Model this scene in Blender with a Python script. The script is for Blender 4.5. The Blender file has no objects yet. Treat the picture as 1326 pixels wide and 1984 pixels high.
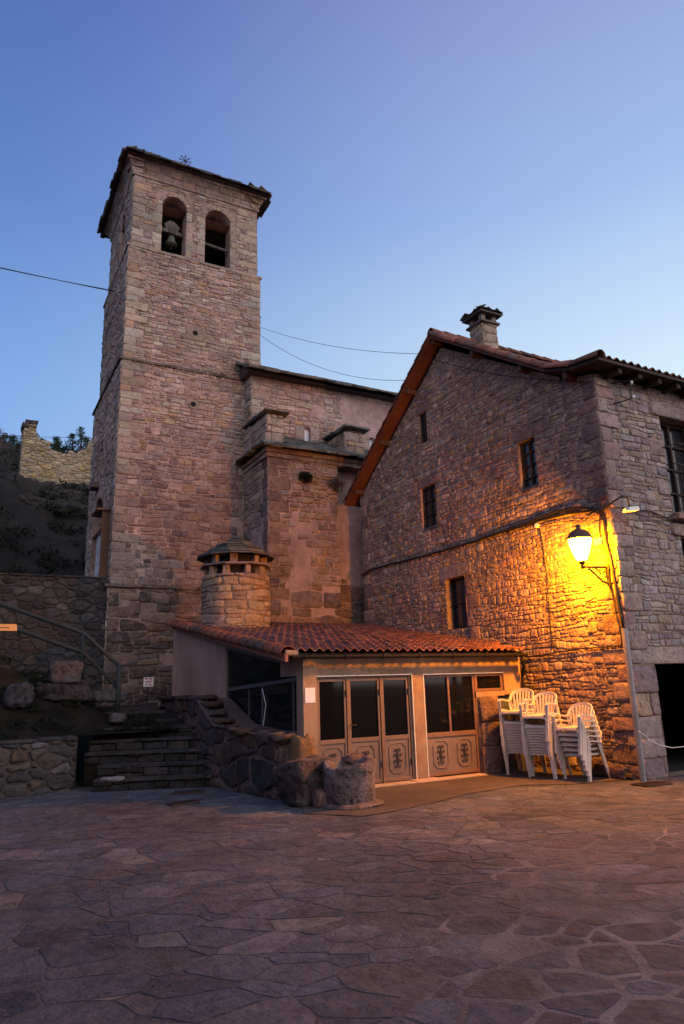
import bpy, math, random
import numpy as np
from mathutils import Vector, Matrix
R = math.radians
random.seed(7)
scene = bpy.context.scene
COL = scene.collection

# ------------------------------------------------------------------ camera
def setup_camera():
    f, hx, rs = 1350.0, 1326.0, 0.03
    r = math.atan(rs); d = (hx - 992) * math.cos(r); p = math.atan(d / f); az = R(28.5)
    fh = Vector((math.sin(az), math.cos(az), 0)); rh = Vector((math.cos(az), -math.sin(az), 0)); up = Vector((0, 0, 1))
    fw = fh * math.cos(p) + up * math.sin(p); u0 = up * math.cos(p) - fh * math.sin(p)
    X = rh * math.cos(r) - u0 * math.sin(r); Y = u0 * math.cos(r) + rh * math.sin(r)
    cam = bpy.data.cameras.new('camera'); o = bpy.data.objects.new('camera', cam); COL.objects.link(o)
    m = Matrix((X, Y, -fw)).transposed().to_4x4(); m.translation = (0, 0, 1.7)
    o.matrix_world = m
    cam.sensor_fit = 'VERTICAL'; cam.sensor_height = 36; cam.lens = f / 1984 * 36
    cam.clip_start = 0.05; cam.clip_end = 3000
    scene.camera = o
setup_camera()

# ------------------------------------------------------------------ dusk sky and afterglow
SKY_STRENGTH = 1.0
w = bpy.data.worlds.new("World"); scene.world = w; w.use_nodes = True
nt = w.node_tree; nt.nodes.clear()
def N(t, typ, **kw):
    n = t.nodes.new(typ)
    for k, v in kw.items(): setattr(n, k, v)
    return n
def build_world():
    L = nt.links.new
    out = N(nt, 'ShaderNodeOutputWorld'); bg = N(nt, 'ShaderNodeBackground'); L(bg.outputs[0], out.inputs[0])
    tc = N(nt, 'ShaderNodeTexCoord'); sep = N(nt, 'ShaderNodeSeparateXYZ'); L(tc.outputs['Generated'], sep.inputs[0])
    asin = N(nt, 'ShaderNodeMath', operation='ARCSINE'); L(sep.outputs[2], asin.inputs[0])
    el = N(nt, 'ShaderNodeMath', operation='DIVIDE'); L(asin.outputs[0], el.inputs[0]); el.inputs[1].default_value = math.pi / 2
    def ramp(stops):
        r = N(nt, 'ShaderNodeValToRGB'); L(el.outputs[0], r.inputs[0]); r.color_ramp.interpolation = 'B_SPLINE' if False else 'LINEAR'
        e = r.color_ramp.elements
        e[0].position, e[0].color = stops[0][0], (*stops[0][1], 1); e[1].position, e[1].color = stops[-1][0], (*stops[-1][1], 1)
        for p_, c in stops[1:-1]:
            q = e.new(p_); q.color = (*c, 1)
        return r
    # darker side of the dusk sky (towards -X) and brighter side (towards +X)
    a = ramp([(0.0, (.30, .48, .86)), (.12, (.29, .48, .90)), (.25, (.20, .385, .77)), (.4, (.115, .225, .58)), (.55, (.078, .145, .45)), (1, (.055, .10, .36))])
    b = ramp([(0.0, (.82, .96, 1.0)), (.12, (.80, .95, 1.0)), (.25, (.68, .86, 1.0)), (.4, (.375, .52, .86)), (.55, (.28, .35, .66)), (1, (.13, .17, .50))])
    nrm = N(nt, 'ShaderNodeVectorMath', operation='MULTIPLY'); L(tc.outputs['Generated'], nrm.inputs[0]); nrm.inputs[1].default_value = (1, 1, 0)
    n2 = N(nt, 'ShaderNodeVectorMath', operation='NORMALIZE'); L(nrm.outputs[0], n2.inputs[0])
    dt = N(nt, 'ShaderNodeVectorMath', operation='DOT_PRODUCT'); L(n2.outputs[0], dt.inputs[0]); dt.inputs[1].default_value = (math.sin(R(100)), math.cos(R(100)), 0)
    mr = N(nt, 'ShaderNodeMapRange', interpolation_type='SMOOTHSTEP'); L(dt.outputs['Value'], mr.inputs[0])
    mr.inputs[1].default_value = -.32; mr.inputs[2].default_value = .85
    mx = N(nt, 'ShaderNodeMix', data_type='RGBA'); L(mr.outputs[0], mx.inputs[0]); L(a.outputs[0], mx.inputs[6]); L(b.outputs[0], mx.inputs[7])
    # afterglow of the sunset, behind the photographer (towards -Y)
    g = ramp([(0.0, (2.1, 1.85, 1.85)), (.18, (2.1, 1.85, 1.9)), (.35, (1.5, 1.4, 1.5)), (.55, (.55, .58, .80)), (1, (.10, .13, .42))])
    d2 = N(nt, 'ShaderNodeVectorMath', operation='DOT_PRODUCT'); L(n2.outputs[0], d2.inputs[0]); d2.inputs[1].default_value = (math.sin(R(170)), math.cos(R(170)), 0)
    m2 = N(nt, 'ShaderNodeMapRange', interpolation_type='SMOOTHSTEP'); L(d2.outputs['Value'], m2.inputs[0])
    m2.inputs[1].default_value = .0; m2.inputs[2].default_value = .9
    mx2 = N(nt, 'ShaderNodeMix', data_type='RGBA'); L(m2.outputs[0], mx2.inputs[0]); L(mx.outputs[2], mx2.inputs[6]); L(g.outputs[0], mx2.inputs[7])
    # a little physical sky under the gradient
    sk = N(nt, 'ShaderNodeTexSky', sky_type='NISHITA'); sk.sun_disc = False; sk.sun_elevation = R(1.5); sk.sun_rotation = R(150)
    sc = N(nt, 'ShaderNodeVectorMath', operation='SCALE'); L(sk.outputs[0], sc.inputs[0]); sc.inputs['Scale'].default_value = .01
    ad = N(nt, 'ShaderNodeVectorMath', operation='ADD'); L(mx2.outputs[2], ad.inputs[0]); L(sc.outputs[0], ad.inputs[1])
    L(ad.outputs[0], bg.inputs[0]); bg.inputs[1].default_value = SKY_STRENGTH
    sun = bpy.data.lights.new('sun', 'SUN'); sun.energy = .5; sun.angle = R(25); sun.color = (1, .86, .80)
    so = bpy.data.objects.new('sun', sun); COL.objects.link(so)
    d = Vector((math.sin(R(150)) * math.cos(R(20)), math.cos(R(150)) * math.cos(R(20)), math.sin(R(20))))
    so.rotation_euler = d.to_track_quat('Z', 'Y').to_euler()
build_world()
scene.view_settings.view_transform = 'Standard'; scene.view_settings.look = 'None'
scene.view_settings.exposure = 0.0; scene.view_settings.gamma = 1
scene.cycles.max_bounces = 6; scene.cycles.diffuse_bounces = 3; scene.cycles.glossy_bounces = 3
scene.cycles.sample_clamp_indirect = 4

# ------------------------------------------------------------------ materials
MATS = {}
def mat(name, col, rough=.85, noise=0.0, scale=6.0, bump=0.0, bscale=30.0, metal=0.0, attr=False, col2=None, spec=.3, det=6, stretch=None, emis=None, nt2=0.0, smear=None, pits=0):
    if name in MATS: return MATS[name]
    m = bpy.data.materials.new(name); m.use_nodes = True; t = m.node_tree; L = t.links.new
    b = t.nodes['Principled BSDF']; b.inputs['Roughness'].default_value = rough; b.inputs['Metallic'].default_value = metal
    b.inputs['Specular IOR Level'].default_value = spec
    if emis:
        b.inputs['Emission Color'].default_value = (*emis[0], 1); b.inputs['Emission Strength'].default_value = emis[1]
    tc = N(t, 'ShaderNodeTexCoord'); src = tc.outputs['Object']
    if stretch:
        mp = N(t, 'ShaderNodeMapping'); L(src, mp.inputs[0]); mp.inputs['Scale'].default_value = stretch; src = mp.outputs[0]
    if attr:
        at = N(t, 'ShaderNodeAttribute', attribute_name='tint'); base = at.outputs['Color']
    else:
        rg = N(t, 'ShaderNodeRGB'); rg.outputs[0].default_value = (*col, 1); base = rg.outputs[0]
    if noise:
        n = N(t, 'ShaderNodeTexNoise'); L(src, n.inputs['Vector']); n.inputs['Scale'].default_value = scale; n.inputs['Detail'].default_value = det; n.inputs['Roughness'].default_value = .65
        mr = N(t, 'ShaderNodeMapRange'); L(n.outputs[0], mr.inputs[0]); mr.inputs[1].default_value = .28; mr.inputs[2].default_value = .72
        mx = N(t, 'ShaderNodeMix', data_type='RGBA')
        if col2:
            L(mr.outputs[0], mx.inputs[0]); L(base, mx.inputs[6]); mx.inputs[7].default_value = (*col2, 1); base = mx.outputs[2]
        else:
            mr.inputs[3].default_value = 1 - noise; mr.inputs[4].default_value = 1 + noise
            vm = N(t, 'ShaderNodeVectorMath', operation='SCALE'); L(base, vm.inputs[0]); L(mr.outputs[0], vm.inputs['Scale']); base = vm.outputs[0]
        n3 = N(t, 'ShaderNodeTexNoise'); L(src, n3.inputs['Vector']); n3.inputs['Scale'].default_value = scale * .13; n3.inputs['Detail'].default_value = 4
        m3 = N(t, 'ShaderNodeMapRange'); L(n3.outputs[0], m3.inputs[0]); m3.inputs[1].default_value = .35; m3.inputs[2].default_value = .65; m3.inputs[3].default_value = 1 - max(noise * .7, nt2); m3.inputs[4].default_value = 1 + noise * .4
        v3 = N(t, 'ShaderNodeVectorMath', operation='SCALE'); L(base, v3.inputs[0]); L(m3.outputs[0], v3.inputs['Scale']); base = v3.outputs[0]
    if smear:
        n5 = N(t, 'ShaderNodeTexNoise'); L(src, n5.inputs['Vector']); n5.inputs['Scale'].default_value = 3.6; n5.inputs['Detail'].default_value = 9; n5.inputs['Roughness'].default_value = .72
        m5 = N(t, 'ShaderNodeMapRange'); L(n5.outputs[0], m5.inputs[0]); m5.inputs[1].default_value = .50; m5.inputs[2].default_value = .62; m5.inputs[4].default_value = smear[1]
        x5 = N(t, 'ShaderNodeMix', data_type='RGBA'); L(m5.outputs[0], x5.inputs[0]); L(base, x5.inputs[6]); x5.inputs[7].default_value = (*smear[0], 1); base = x5.outputs[2]
    if pits:
        n6 = N(t, 'ShaderNodeTexNoise'); L(src, n6.inputs['Vector']); n6.inputs['Scale'].default_value = 9; n6.inputs['Detail'].default_value = 6; n6.inputs['Roughness'].default_value = .7
        m6 = N(t, 'ShaderNodeMapRange'); L(n6.outputs[0], m6.inputs[0]); m6.inputs[1].default_value = .36; m6.inputs[2].default_value = .44; m6.inputs[3].default_value = 1 - pits; m6.inputs[4].default_value = 1
        v6 = N(t, 'ShaderNodeVectorMath', operation='SCALE'); L(base, v6.inputs[0]); L(m6.outputs[0], v6.inputs['Scale']); base = v6.outputs[0]
    L(base, b.inputs['Base Color'])
    if bump:
        n = N(t, 'ShaderNodeTexNoise'); L(src, n.inputs['Vector']); n.inputs['Scale'].default_value = bscale; n.inputs['Detail'].default_value = 8; n.inputs['Roughness'].default_value = .62
        bp = N(t, 'ShaderNodeBump'); L(n.outputs[0], bp.inputs['Height']); bp.inputs['Strength'].default_value = min(1, bump); bp.inputs['Distance'].default_value = .03 * max(1, bump)
        L(bp.outputs[0], b.inputs['Normal'])
    MATS[name] = m; return m
M_STONE = mat('stone', (.3, .2, .18), .92, .30, 8, 1.7, 15, attr=True, spec=.12, smear=((.31, .22, .175), .5), pits=.45)
M_STONE_D = mat('dark_stone', (.2, .15, .13), .94, .36, 8, 1.8, 12, attr=True, spec=.12, smear=((.07, .06, .06), .4), pits=.4)
M_MORTAR = mat('mortar', (.30, .215, .17), .95, .30, 7, 1.6, 20, spec=.1, nt2=.3, pits=.6)
M_MORTAR_T = mat('tower_mortar', (.36, .25, .215), .95, .34, 6, 1.8, 18, spec=.1, nt2=.35, pits=.6)
M_PLASTER = mat('rough_plaster', (.34, .235, .22), .95, .30, 4, 1.0, 14, spec=.1, nt2=.35)
M_RENDER = mat('wall_render', (.46, .28, .21), .9, .13, 3, .6, 60, spec=.1, nt2=.40, stretch=(1.4, 1.4, .7))
M_RENDER2 = mat('pillar_render', (.34, .235, .165), .9, .2, 5, .8, 70, spec=.1, nt2=.35)
M_TILE = mat('clay_tile', (.36, .10, .055), .8, .30, 5, .6, 40, attr=True, spec=.25)
M_SLATE = mat('slate', (.08, .075, .075), .8, .35, 5, .9, 20, attr=True, spec=.25)
M_WOODD = mat('dark_wood', (.035, .020, .015), .75, .4, 8, .6, 30, stretch=(1, 1, 1))
M_SOFFIT = mat('soffit_board', (.13, .048, .026), .6, .25, 10, .3, 30)
M_BEAM = mat('beam_wood', (.10, .045, .025), .7, .3, 10, .4, 30)
M_METAL = mat('painted_metal', (.17, .12, .10), .55, .3, 7, .25, 30, col2=(.17, .10, .07), spec=.4)
M_PANEL = mat('metal_panel', (.165, .12, .108), .55, .22, 5, .15, 20, spec=.4, nt2=.3)
M_BROWN = mat('brown_frame', (.16, .085, .055), .5, .2, 8, .1, 30, spec=.4)
M_ALU = mat('dark_alu', (.09, .085, .085), .4, .15, 8, spec=.5)
M_IRON = mat('black_iron', (.015, .013, .012), .6, .3, 20, .3, 60)
M_CABLE = mat('black_cable', (.012, .010, .010), .6)
M_GREYPIPE = mat('galvanised', (.24, .24, .25), .5, .25, 12, .15, 40, metal=.3, spec=.5)
M_GLASS = mat('dark_glass', (.004, .0045, .005), .05, spec=.28)
M_PANE = mat('old_pane', (.02, .022, .028), .12, .2, 3, spec=.5)
M_SHADE = mat('interior_shade', (.012, .010, .010), .95)  # unlit depth of rooms and openings put into a near-black colour
M_CHAIR = mat('white_plastic', (.62, .55, .48), .5, .12, 9, spec=.3, nt2=.22)
M_PAPER = mat('white_paper', (.75, .75, .74), .8, .05, 9)
M_BELL = mat('bell_bronze', (.09, .105, .085), .55, .3, 8, metal=.4)
M_ROCK = mat('rock', (.15, .12, .11), .95, .5, 2.5, 1.8, 4, spec=.1)
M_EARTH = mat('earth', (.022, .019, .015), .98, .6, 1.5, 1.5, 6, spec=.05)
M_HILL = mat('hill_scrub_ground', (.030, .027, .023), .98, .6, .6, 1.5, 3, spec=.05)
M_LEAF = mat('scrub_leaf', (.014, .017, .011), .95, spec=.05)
M_PINE = mat('pine_needles', (.022, .040, .022), .9, spec=.1)
M_TWIG = mat('twig', (.07, .05, .045), .9)
M_CONC = mat('concrete', (.098, .078, .070), .9, .25, 4, .8, 45, spec=.25, nt2=.35)
M_JOINT = mat('paving_joint', (.104, .097, .104), .95, .40, 4, 1.2, 25, spec=.15, nt2=.4)
M_PAVE = mat('paving_stone', (.1, .07, .07), .9, .40, 5, 1.5, 9, attr=True, spec=.12, smear=((.098, .092, .100), .9), pits=.3)
M_RAIL = mat('rail_wood', (.032, .036, .034), .8, .3, 9, .5, 30)
M_BLUEGL = mat('pale_blue_pane', (.42, .47, .55), .3, .1, 5)  # even pale blue colour of the nave panes
M_WHITE = mat('white_enamel', (.7, .7, .68), .4)

# ------------------------------------------------------------------ mesh helpers
class MB:
    def __init__(s): s.v = []; s.f = []; s.m = []; s.c = []; s.cur = (0.5, .5, .5)
    def add(s, vs, fs, mi=0, col=None):
        b = len(s.v); s.v.extend([tuple(x) for x in vs]); c = col or s.cur
        s.c.extend([c] * len(vs))
        for f in fs: s.f.append([b + i for i in f]); s.m.append(mi)
    def box(s, a, b, mi=0, col=None, jit=0):
        x0, y0, z0 = a; x1, y1, z1 = b
        if x1 < x0: x0, x1 = x1, x0
        if y1 < y0: y0, y1 = y1, y0
        if z1 < z0: z0, z1 = z1, z0
        vs = [(x0, y0, z0), (x1, y0, z0), (x1, y1, z0), (x0, y1, z0), (x0, y0, z1), (x1, y0, z1), (x1, y1, z1), (x0, y1, z1)]
        if jit: vs = [(x + random.uniform(-jit, jit), y + random.uniform(-jit, jit), z + random.uniform(-jit, jit)) for x, y, z in vs]
        s.add(vs, [(0, 3, 2, 1), (4, 5, 6, 7), (0, 1, 5, 4), (1, 2, 6, 5), (2, 3, 7, 6), (3, 0, 4, 7)], mi, col)
    def obox(s, c, ax, ay, az, hx, hy, hz, mi=0, col=None, jit=0):
        c = Vector(c); vs = []
        for k in (-1, 1):
            for (i, j) in ((-1, -1), (1, -1), (1, 1), (-1, 1)):
                q = c + ax * (hx * i) + ay * (hy * j) + az * (hz * k)
                if jit: q = q + Vector([random.uniform(-jit, jit) for _ in range(3)])
                vs.append(q)
        s.add(vs, [(0, 3, 2, 1), (4, 5, 6, 7), (0, 1, 5, 4), (1, 2, 6, 5), (2, 3, 7, 6), (3, 0, 4, 7)], mi, col)
    def prism(s, poly, off, mi=0, col=None):
        off = Vector(off); n = len(poly); vs = [Vector(p) for p in poly] + [Vector(p) + off for p in poly]
        s.add(vs, [tuple(range(n))[::-1], tuple(range(n, 2 * n))] + [(i, (i + 1) % n, (i + 1) % n + n, i + n) for i in range(n)], mi, col)
    def tube(s, pts, r, n=8, mi=0, col=None, cap=True, flat=None, closed=False):
        pts = [Vector(p) for p in pts]; k = len(pts)
        rs = r if isinstance(r, (list, tuple)) else [r] * k
        vs = []; prev = None
        for i, p in enumerate(pts):
            if closed: t = pts[(i + 1) % k] - pts[(i - 1) % k]
            else: t = pts[min(i + 1, k - 1)] - pts[max(i - 1, 0)]
            t = t.normalized() if t.length > 1e-9 else Vector((0, 0, 1))
            if flat is not None:
                a = (Vector(flat[0]) - t * t.dot(Vector(flat[0])))
                a = a.normalized() if a.length > 1e-6 else t.orthogonal().normalized()
            elif prev is None:
                a = t.orthogonal().normalized()
            else:
                a = prev - t * t.dot(prev); a = a.normalized() if a.length > 1e-6 else t.orthogonal().normalized()
            prev = a; b = t.cross(a)
            if flat is not None:
                ra, rb = flat[1], flat[2]
                for (ii, jj) in ((-1, -1), (1, -1), (1, 1), (-1, 1)): vs.append(p + a * ra * ii + b * rb * jj)
            else:
                for q in range(n):
                    an = 2 * math.pi * q / n; vs.append(p + (a * math.cos(an) + b * math.sin(an)) * rs[i])
        if flat is not None: n = 4
        fs = []
        for i in range(k if closed else k - 1):
            j = (i + 1) % k
            for q in range(n): fs.append((i * n + q, i * n + (q + 1) % n, j * n + (q + 1) % n, j * n + q))
        if cap and not closed: fs += [tuple(range(n))[::-1], tuple((k - 1) * n + q for q in range(n))]
        s.add(vs, fs, mi, col)
    def lathe(s, prof, c, n=24, mi=0, col=None, jit=0, a0=0):
        cx, cy, cz = c; vs = []
        for (r_, z) in prof:
            for q in range(n):
                an = a0 + 2 * math.pi * q / n; rr = r_ + (random.uniform(-jit, jit) if r_ > .01 else 0)
                vs.append((cx + rr * math.cos(an), cy + rr * math.sin(an), cz + z))
        fs = [(i * n + q, i * n + (q + 1) % n, (i + 1) * n + (q + 1) % n, (i + 1) * n + q) for i in range(len(prof) - 1) for q in range(n)]
        if prof[0][0] > 1e-4: fs.append(tuple(range(n))[::-1])
        if prof[-1][0] > 1e-4: fs.append(tuple((len(prof) - 1) * n + q for q in range(n)))
        s.add(vs, fs, mi, col)
    def build(s, name, mats, parent=None, smooth=False, org=None, bevel=0):
        if not isinstance(mats, (list, tuple)): mats = [mats]
        v = np.array(s.v, dtype=np.float32)
        if parent is not None: o3 = np.array(wloc(parent))
        elif org is not None: o3 = np.array(org)
        else: mn, mx = v.min(0), v.max(0); o3 = np.array([(mn[0] + mx[0]) / 2, (mn[1] + mx[1]) / 2, mn[2]])
        me = bpy.data.meshes.new(name)
        v = v - o3
        me.vertices.add(len(v)); me.vertices.foreach_set('co', v.ravel())
        ls = [len(f) for f in s.f]; tot = sum(ls)
        me.loops.add(tot); me.loops.foreach_set('vertex_index', np.fromiter((i for f in s.f for i in f), dtype=np.int32, count=tot))
        me.polygons.add(len(ls)); me.polygons.foreach_set('loop_start', np.concatenate([[0], np.cumsum(ls)[:-1]]).astype(np.int32))
        me.polygons.foreach_set('material_index', np.array(s.m, dtype=np.int32))
        me.polygons.foreach_set('use_smooth', np.full(len(ls), bool(smooth)))
        me.update(calc_edges=True)
        a = me.attributes.new('tint', 'FLOAT_COLOR', 'POINT')
        c = np.ones((len(v), 4), dtype=np.float32); c[:, :3] = np.array(s.c, dtype=np.float32); a.data.foreach_set('color', c.ravel())
        for m in mats: me.materials.append(m)
        o = bpy.data.objects.new(name, me); COL.objects.link(o)
        if parent is not None: o.parent = parent
        else: o.location = o3
        if bevel:
            md = o.modifiers.new('bevel', 'BEVEL'); md.width = bevel; md.segments = 2; md.limit_method = 'ANGLE'
        return o
def wloc(o):
    l = Vector((0, 0, 0))
    while o is not None: l = l + Vector(o.location); o = o.parent
    return l
def thing(name, label, cat, loc, group=None):
    o = bpy.data.objects.new(name, None); COL.objects.link(o); o.location = loc; o.empty_display_size = .2
    o['label'] = label; o['category'] = cat
    if group: o['group'] = group
    return o
def tag(o, label, cat, group=None):
    o['label'] = label; o['category'] = cat
    if group: o['group'] = group
    return o
def struct(o, kind='structure'):
    o['kind'] = kind; return o

# ------------------------------------------------------------------ stone walls
def clip(poly, nx, ny, c):                       # keep n.x <= c
    out = []; n = len(poly)
    for i in range(n):
        ax, ay = poly[i]; bx, by = poly[(i + 1) % n]
        da = nx * ax + ny * ay - c; db = nx * bx + ny * by - c
        if da <= 0: out.append((ax, ay))
        if (da < 0 < db) or (db < 0 < da):
            t = da / (da - db); out.append((ax + (bx - ax) * t, ay + (by - ay) * t))
    return out
def area(p): return abs(sum(p[i][0] * p[(i + 1) % len(p)][1] - p[(i + 1) % len(p)][0] * p[i][1] for i in range(len(p)))) / 2
def chaikin(p, k=.22):
    out = []; n = len(p)
    for i in range(n):
        a = p[i]; b = p[(i + 1) % n]
        out.append((a[0] + (b[0] - a[0]) * k, a[1] + (b[1] - a[1]) * k)); out.append((a[0] + (b[0] - a[0]) * (1 - k), a[1] + (b[1] - a[1]) * (1 - k)))
    return out
def outside_rect(poly, r, g):
    """the largest piece of poly on one side of rectangle r"""
    us = [p[0] for p in poly]; vs = [p[1] for p in poly]
    if max(us) < r[0] or min(us) > r[2] or max(vs) < r[1] or min(vs) > r[3]: return poly
    best = []; ba = 0
    for (nx, ny, c) in ((1, 0, r[0] - g), (-1, 0, -r[2] - g), (0, 1, r[1] - g), (0, -1, -r[3] - g)):
        q = clip(poly, nx, ny, c)
        if len(q) > 2 and area(q) > ba: best = q; ba = area(q)
    return best
def courses(outline, w, h, jit=.3, gap=.02, holes=(), skip=None, rng=random, drop=.0):
    """flat bedded rubble: wavering courses of uneven height, cut into stones of uneven length"""
    U0 = min(p[0] for p in outline); U1 = max(p[0] for p in outline); V0 = min(p[1] for p in outline); V1 = max(p[1] for p in outline)
    n = len(outline); ar = sum(outline[i][0] * outline[(i + 1) % n][1] - outline[(i + 1) % n][0] * outline[i][1] for i in range(n)); ol = outline if ar > 0 else outline[::-1]; edges = []
    for i in range(n):
        a = ol[i]; b = ol[(i + 1) % n]; nx, ny = b[1] - a[1], a[0] - b[0]; l = math.hypot(nx, ny); edges.append((nx / l, ny / l, (nx * a[0] + ny * a[1]) / l))
    sd = rng.uniform(0, 100); big = 2.6 if jit > .4 else 1.5; wav = lambda u, k: h * jit * big * nz(u * .9, k * 7.3 + sd, 0, 1) + h * jit * .9 * nz(u * 3.1 / max(w, .1) * .25, k * 3.7 + sd, 5, 1)
    out = []; v = V0 - h * .5; k = 0
    while v < V1 + h:
        hh = h * rng.uniform(.6, 1.5); u = U0 - w * rng.random()
        while u < U1:
            ww = w * rng.choice((.45, .6, .8, 1, 1.15, 1.5)) * rng.uniform(.85, 1.15) * (.8 + .3 * hh / h); a, b = u, u + ww; u = b
            bands = [(0, 1)]
            if hh > h * 1.05 and rng.random() < .3: q = rng.uniform(.35, .65); bands = [(0, q), (q, 1)]
            for (f0, f1) in bands:
                lo = lambda x: (v + wav(x, k)) * (1 - f0) + (v + hh + wav(x, k + 1)) * f0; hi = lambda x: (v + wav(x, k)) * (1 - f1) + (v + hh + wav(x, k + 1)) * f1
                g = gap / 2; j = lambda: rng.uniform(-1, 1) * jit * (.42 if jit > .4 else .22) * min(hh, ww); sl = rng.uniform(-.25, .25) * jit * hh
                m = (a + b) / 2 + j()
                poly = [(a + g + j() - sl, lo(a) + g + abs(j()) * .5), (m, lo(m) + g), (b - g + j() - sl, lo(b) + g + abs(j()) * .5), (b - g + j() + sl, hi(b) - g - abs(j()) * .5), (m + j(), hi(m) - g), (a + g + j() + sl, hi(a) - g - abs(j()) * .5)]
                cu, cv = sum(p[0] for p in poly) / 6, sum(p[1] for p in poly) / 6
                for (nx, ny, c) in edges:
                    poly = clip(poly, nx, ny, c)
                    if len(poly) < 3: break
                if len(poly) < 3: continue
                for hr in holes:
                    poly = outside_rect(poly, hr, gap * .5)
                    if len(poly) < 3: break
                if len(poly) < 3 or area(poly) < w * h * .07: continue
                if skip and skip(cu, cv): continue
                if drop and rng.random() < drop: continue
                out.append(poly)
        v += hh; k += 1
    return out
def cells(outline, w, h, jit=.3, gap=.02, holes=(), skip=None, rng=random, power=.5, drop=.0):
    """rough courses of stone as clipped power-diagram cells"""
    if jit < .41: return courses(outline, w, h, jit, gap, holes, skip, rng, drop)
    U0 = min(p[0] for p in outline); U1 = max(p[0] for p in outline); V0 = min(p[1] for p in outline); V1 = max(p[1] for p in outline)
    nr = max(1, int((V1 - V0) / h)) + 2; S = (h / w) ** 2; seeds = []; v = V0 - h
    for r_ in range(nr + 2):
        hh = h * rng.uniform(.75, 1.25); row = []; u = U0 - w * rng.uniform(.5, 1.5)
        while u < U1 + w:
            row.append((u + rng.uniform(-jit, jit) * w * .5, v + rng.uniform(-jit, jit) * h, rng.random() * power * h * h))
            u += w * rng.uniform(.6, 1.45)
        seeds.append(row); v += hh
    edges = []; n = len(outline)
    ar = sum(outline[i][0] * outline[(i + 1) % n][1] - outline[(i + 1) % n][0] * outline[i][1] for i in range(n))
    ol = outline if ar > 0 else outline[::-1]
    for i in range(n):
        a = ol[i]; b = ol[(i + 1) % n]; nx, ny = b[1] - a[1], a[0] - b[0]; l = math.hypot(nx, ny); nx /= l; ny /= l
        edges.append((nx, ny, nx * a[0] + ny * a[1]))
    out = []
    for r_ in range(len(seeds)):
        for (x, y, wa) in seeds[r_]:
            if x < U0 - w or x > U1 + w or y < V0 - h or y > V1 + h: continue
            poly = [(x - 1.6 * w, y - 1.6 * h), (x + 1.6 * w, y - 1.6 * h), (x + 1.6 * w, y + 1.6 * h), (x - 1.6 * w, y + 1.6 * h)]
            for rr in range(max(0, r_ - 3), min(len(seeds), r_ + 4)):
                for (bx, by, wb) in seeds[rr]:
                    if abs(bx - x) > 3 * w or (bx == x and by == y): continue
                    nx = (bx - x) * S; ny = by - y; l = math.hypot(nx, ny)
                    if l < 1e-6: continue
                    c = (bx * bx - x * x) * S * .5 + (by * by - y * y) * .5 + (wa - wb) * .5
                    poly = clip(poly, nx / l, ny / l, c / l - gap / 2)
                    if len(poly) < 3: break
                if len(poly) < 3: break
            if len(poly) < 3: continue
            for (nx, ny, c) in edges:
                poly = clip(poly, nx, ny, c)
                if len(poly) < 3: break
            if len(poly) < 3: continue
            for hrect in holes:
                poly = outside_rect(poly, hrect, gap * .5)
                if len(poly) < 3: break
            if len(poly) < 3 or area(poly) < w * h * .06: continue
            if skip and skip(x, y): continue
            if drop and rng.random() < drop: continue
            out.append(poly)
    return out
def pick(pal, rng=random):
    c = rng.choices(pal, [p[3] for p in pal])[0]; k = rng.uniform(.78, 1.18)
    j = rng.uniform(-.08, .08)
    q = 1.0 if c[0] > 2 * c[1] else 1.05
    return (c[0] * k * (1 + j), c[1] * k * q, c[2] * k * (1 - j) * q)
def add_stone(mb, poly, pt, depth, pal, mi=0, rough=.016, rng=random, flatness=.85, sub=True, round_=.13):
    p = chaikin(poly, round_) if round_ else poly
    if sub and len(p) < 18:
        q = []
        for i in range(len(p)):
            a = p[i]; b = p[(i + 1) % len(p)]; q.append(a)
            if math.hypot(b[0] - a[0], b[1] - a[1]) > .12:
                q.append(((a[0] + b[0]) / 2 + rng.uniform(-rough, rough), (a[1] + b[1]) / 2 + rng.uniform(-rough, rough)))
        p = q
    n = len(p); cu = sum(a[0] for a in p) / n; cv = sum(a[1] for a in p) / n
    ext = max(.02, min(max(a[0] for a in p) - min(a[0] for a in p), max(a[1] for a in p) - min(a[1] for a in p)))
    tu = rng.uniform(-.12, .12); tv = rng.uniform(-.15, .15); d = depth * rng.uniform(.55, 1.35)
    e1 = max(.6, 1 - depth * 1.1 / ext); vs = []
    for a in p: vs.append(pt(a[0], a[1], -.015))
    for (k, dd) in ((e1 ** .25, .7), (e1 ** .9, 1.0), (.5, 1.04)):
        for a in p:
            u = cu + (a[0] - cu) * k; v = cv + (a[1] - cv) * k
            vs.append(pt(u, v, max(.001, d * dd + ((u - cu) * tu + (v - cv) * tv) * min(1, depth * 25) + rng.uniform(-.22, .22) * depth)))
    vs.append(pt(cu, cv, d * rng.uniform(1.0, 1.3)))
    fs = []
    for k in range(3):
        for i in range(n):
            j = (i + 1) % n; fs.append((k * n + i, k * n + j, (k + 1) * n + j, (k + 1) * n + i))
    for i in range(n): fs.append((3 * n + i, 3 * n + (i + 1) % n, 4 * n))
    mb.add(vs, fs, mi, pick(pal, rng))
def plane(o, u, v):
    o, u, v = Vector(o), Vector(u), Vector(v); n = u.cross(v)
    return lambda a, b, d=0: o + u * a + v * b + n * d
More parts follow.
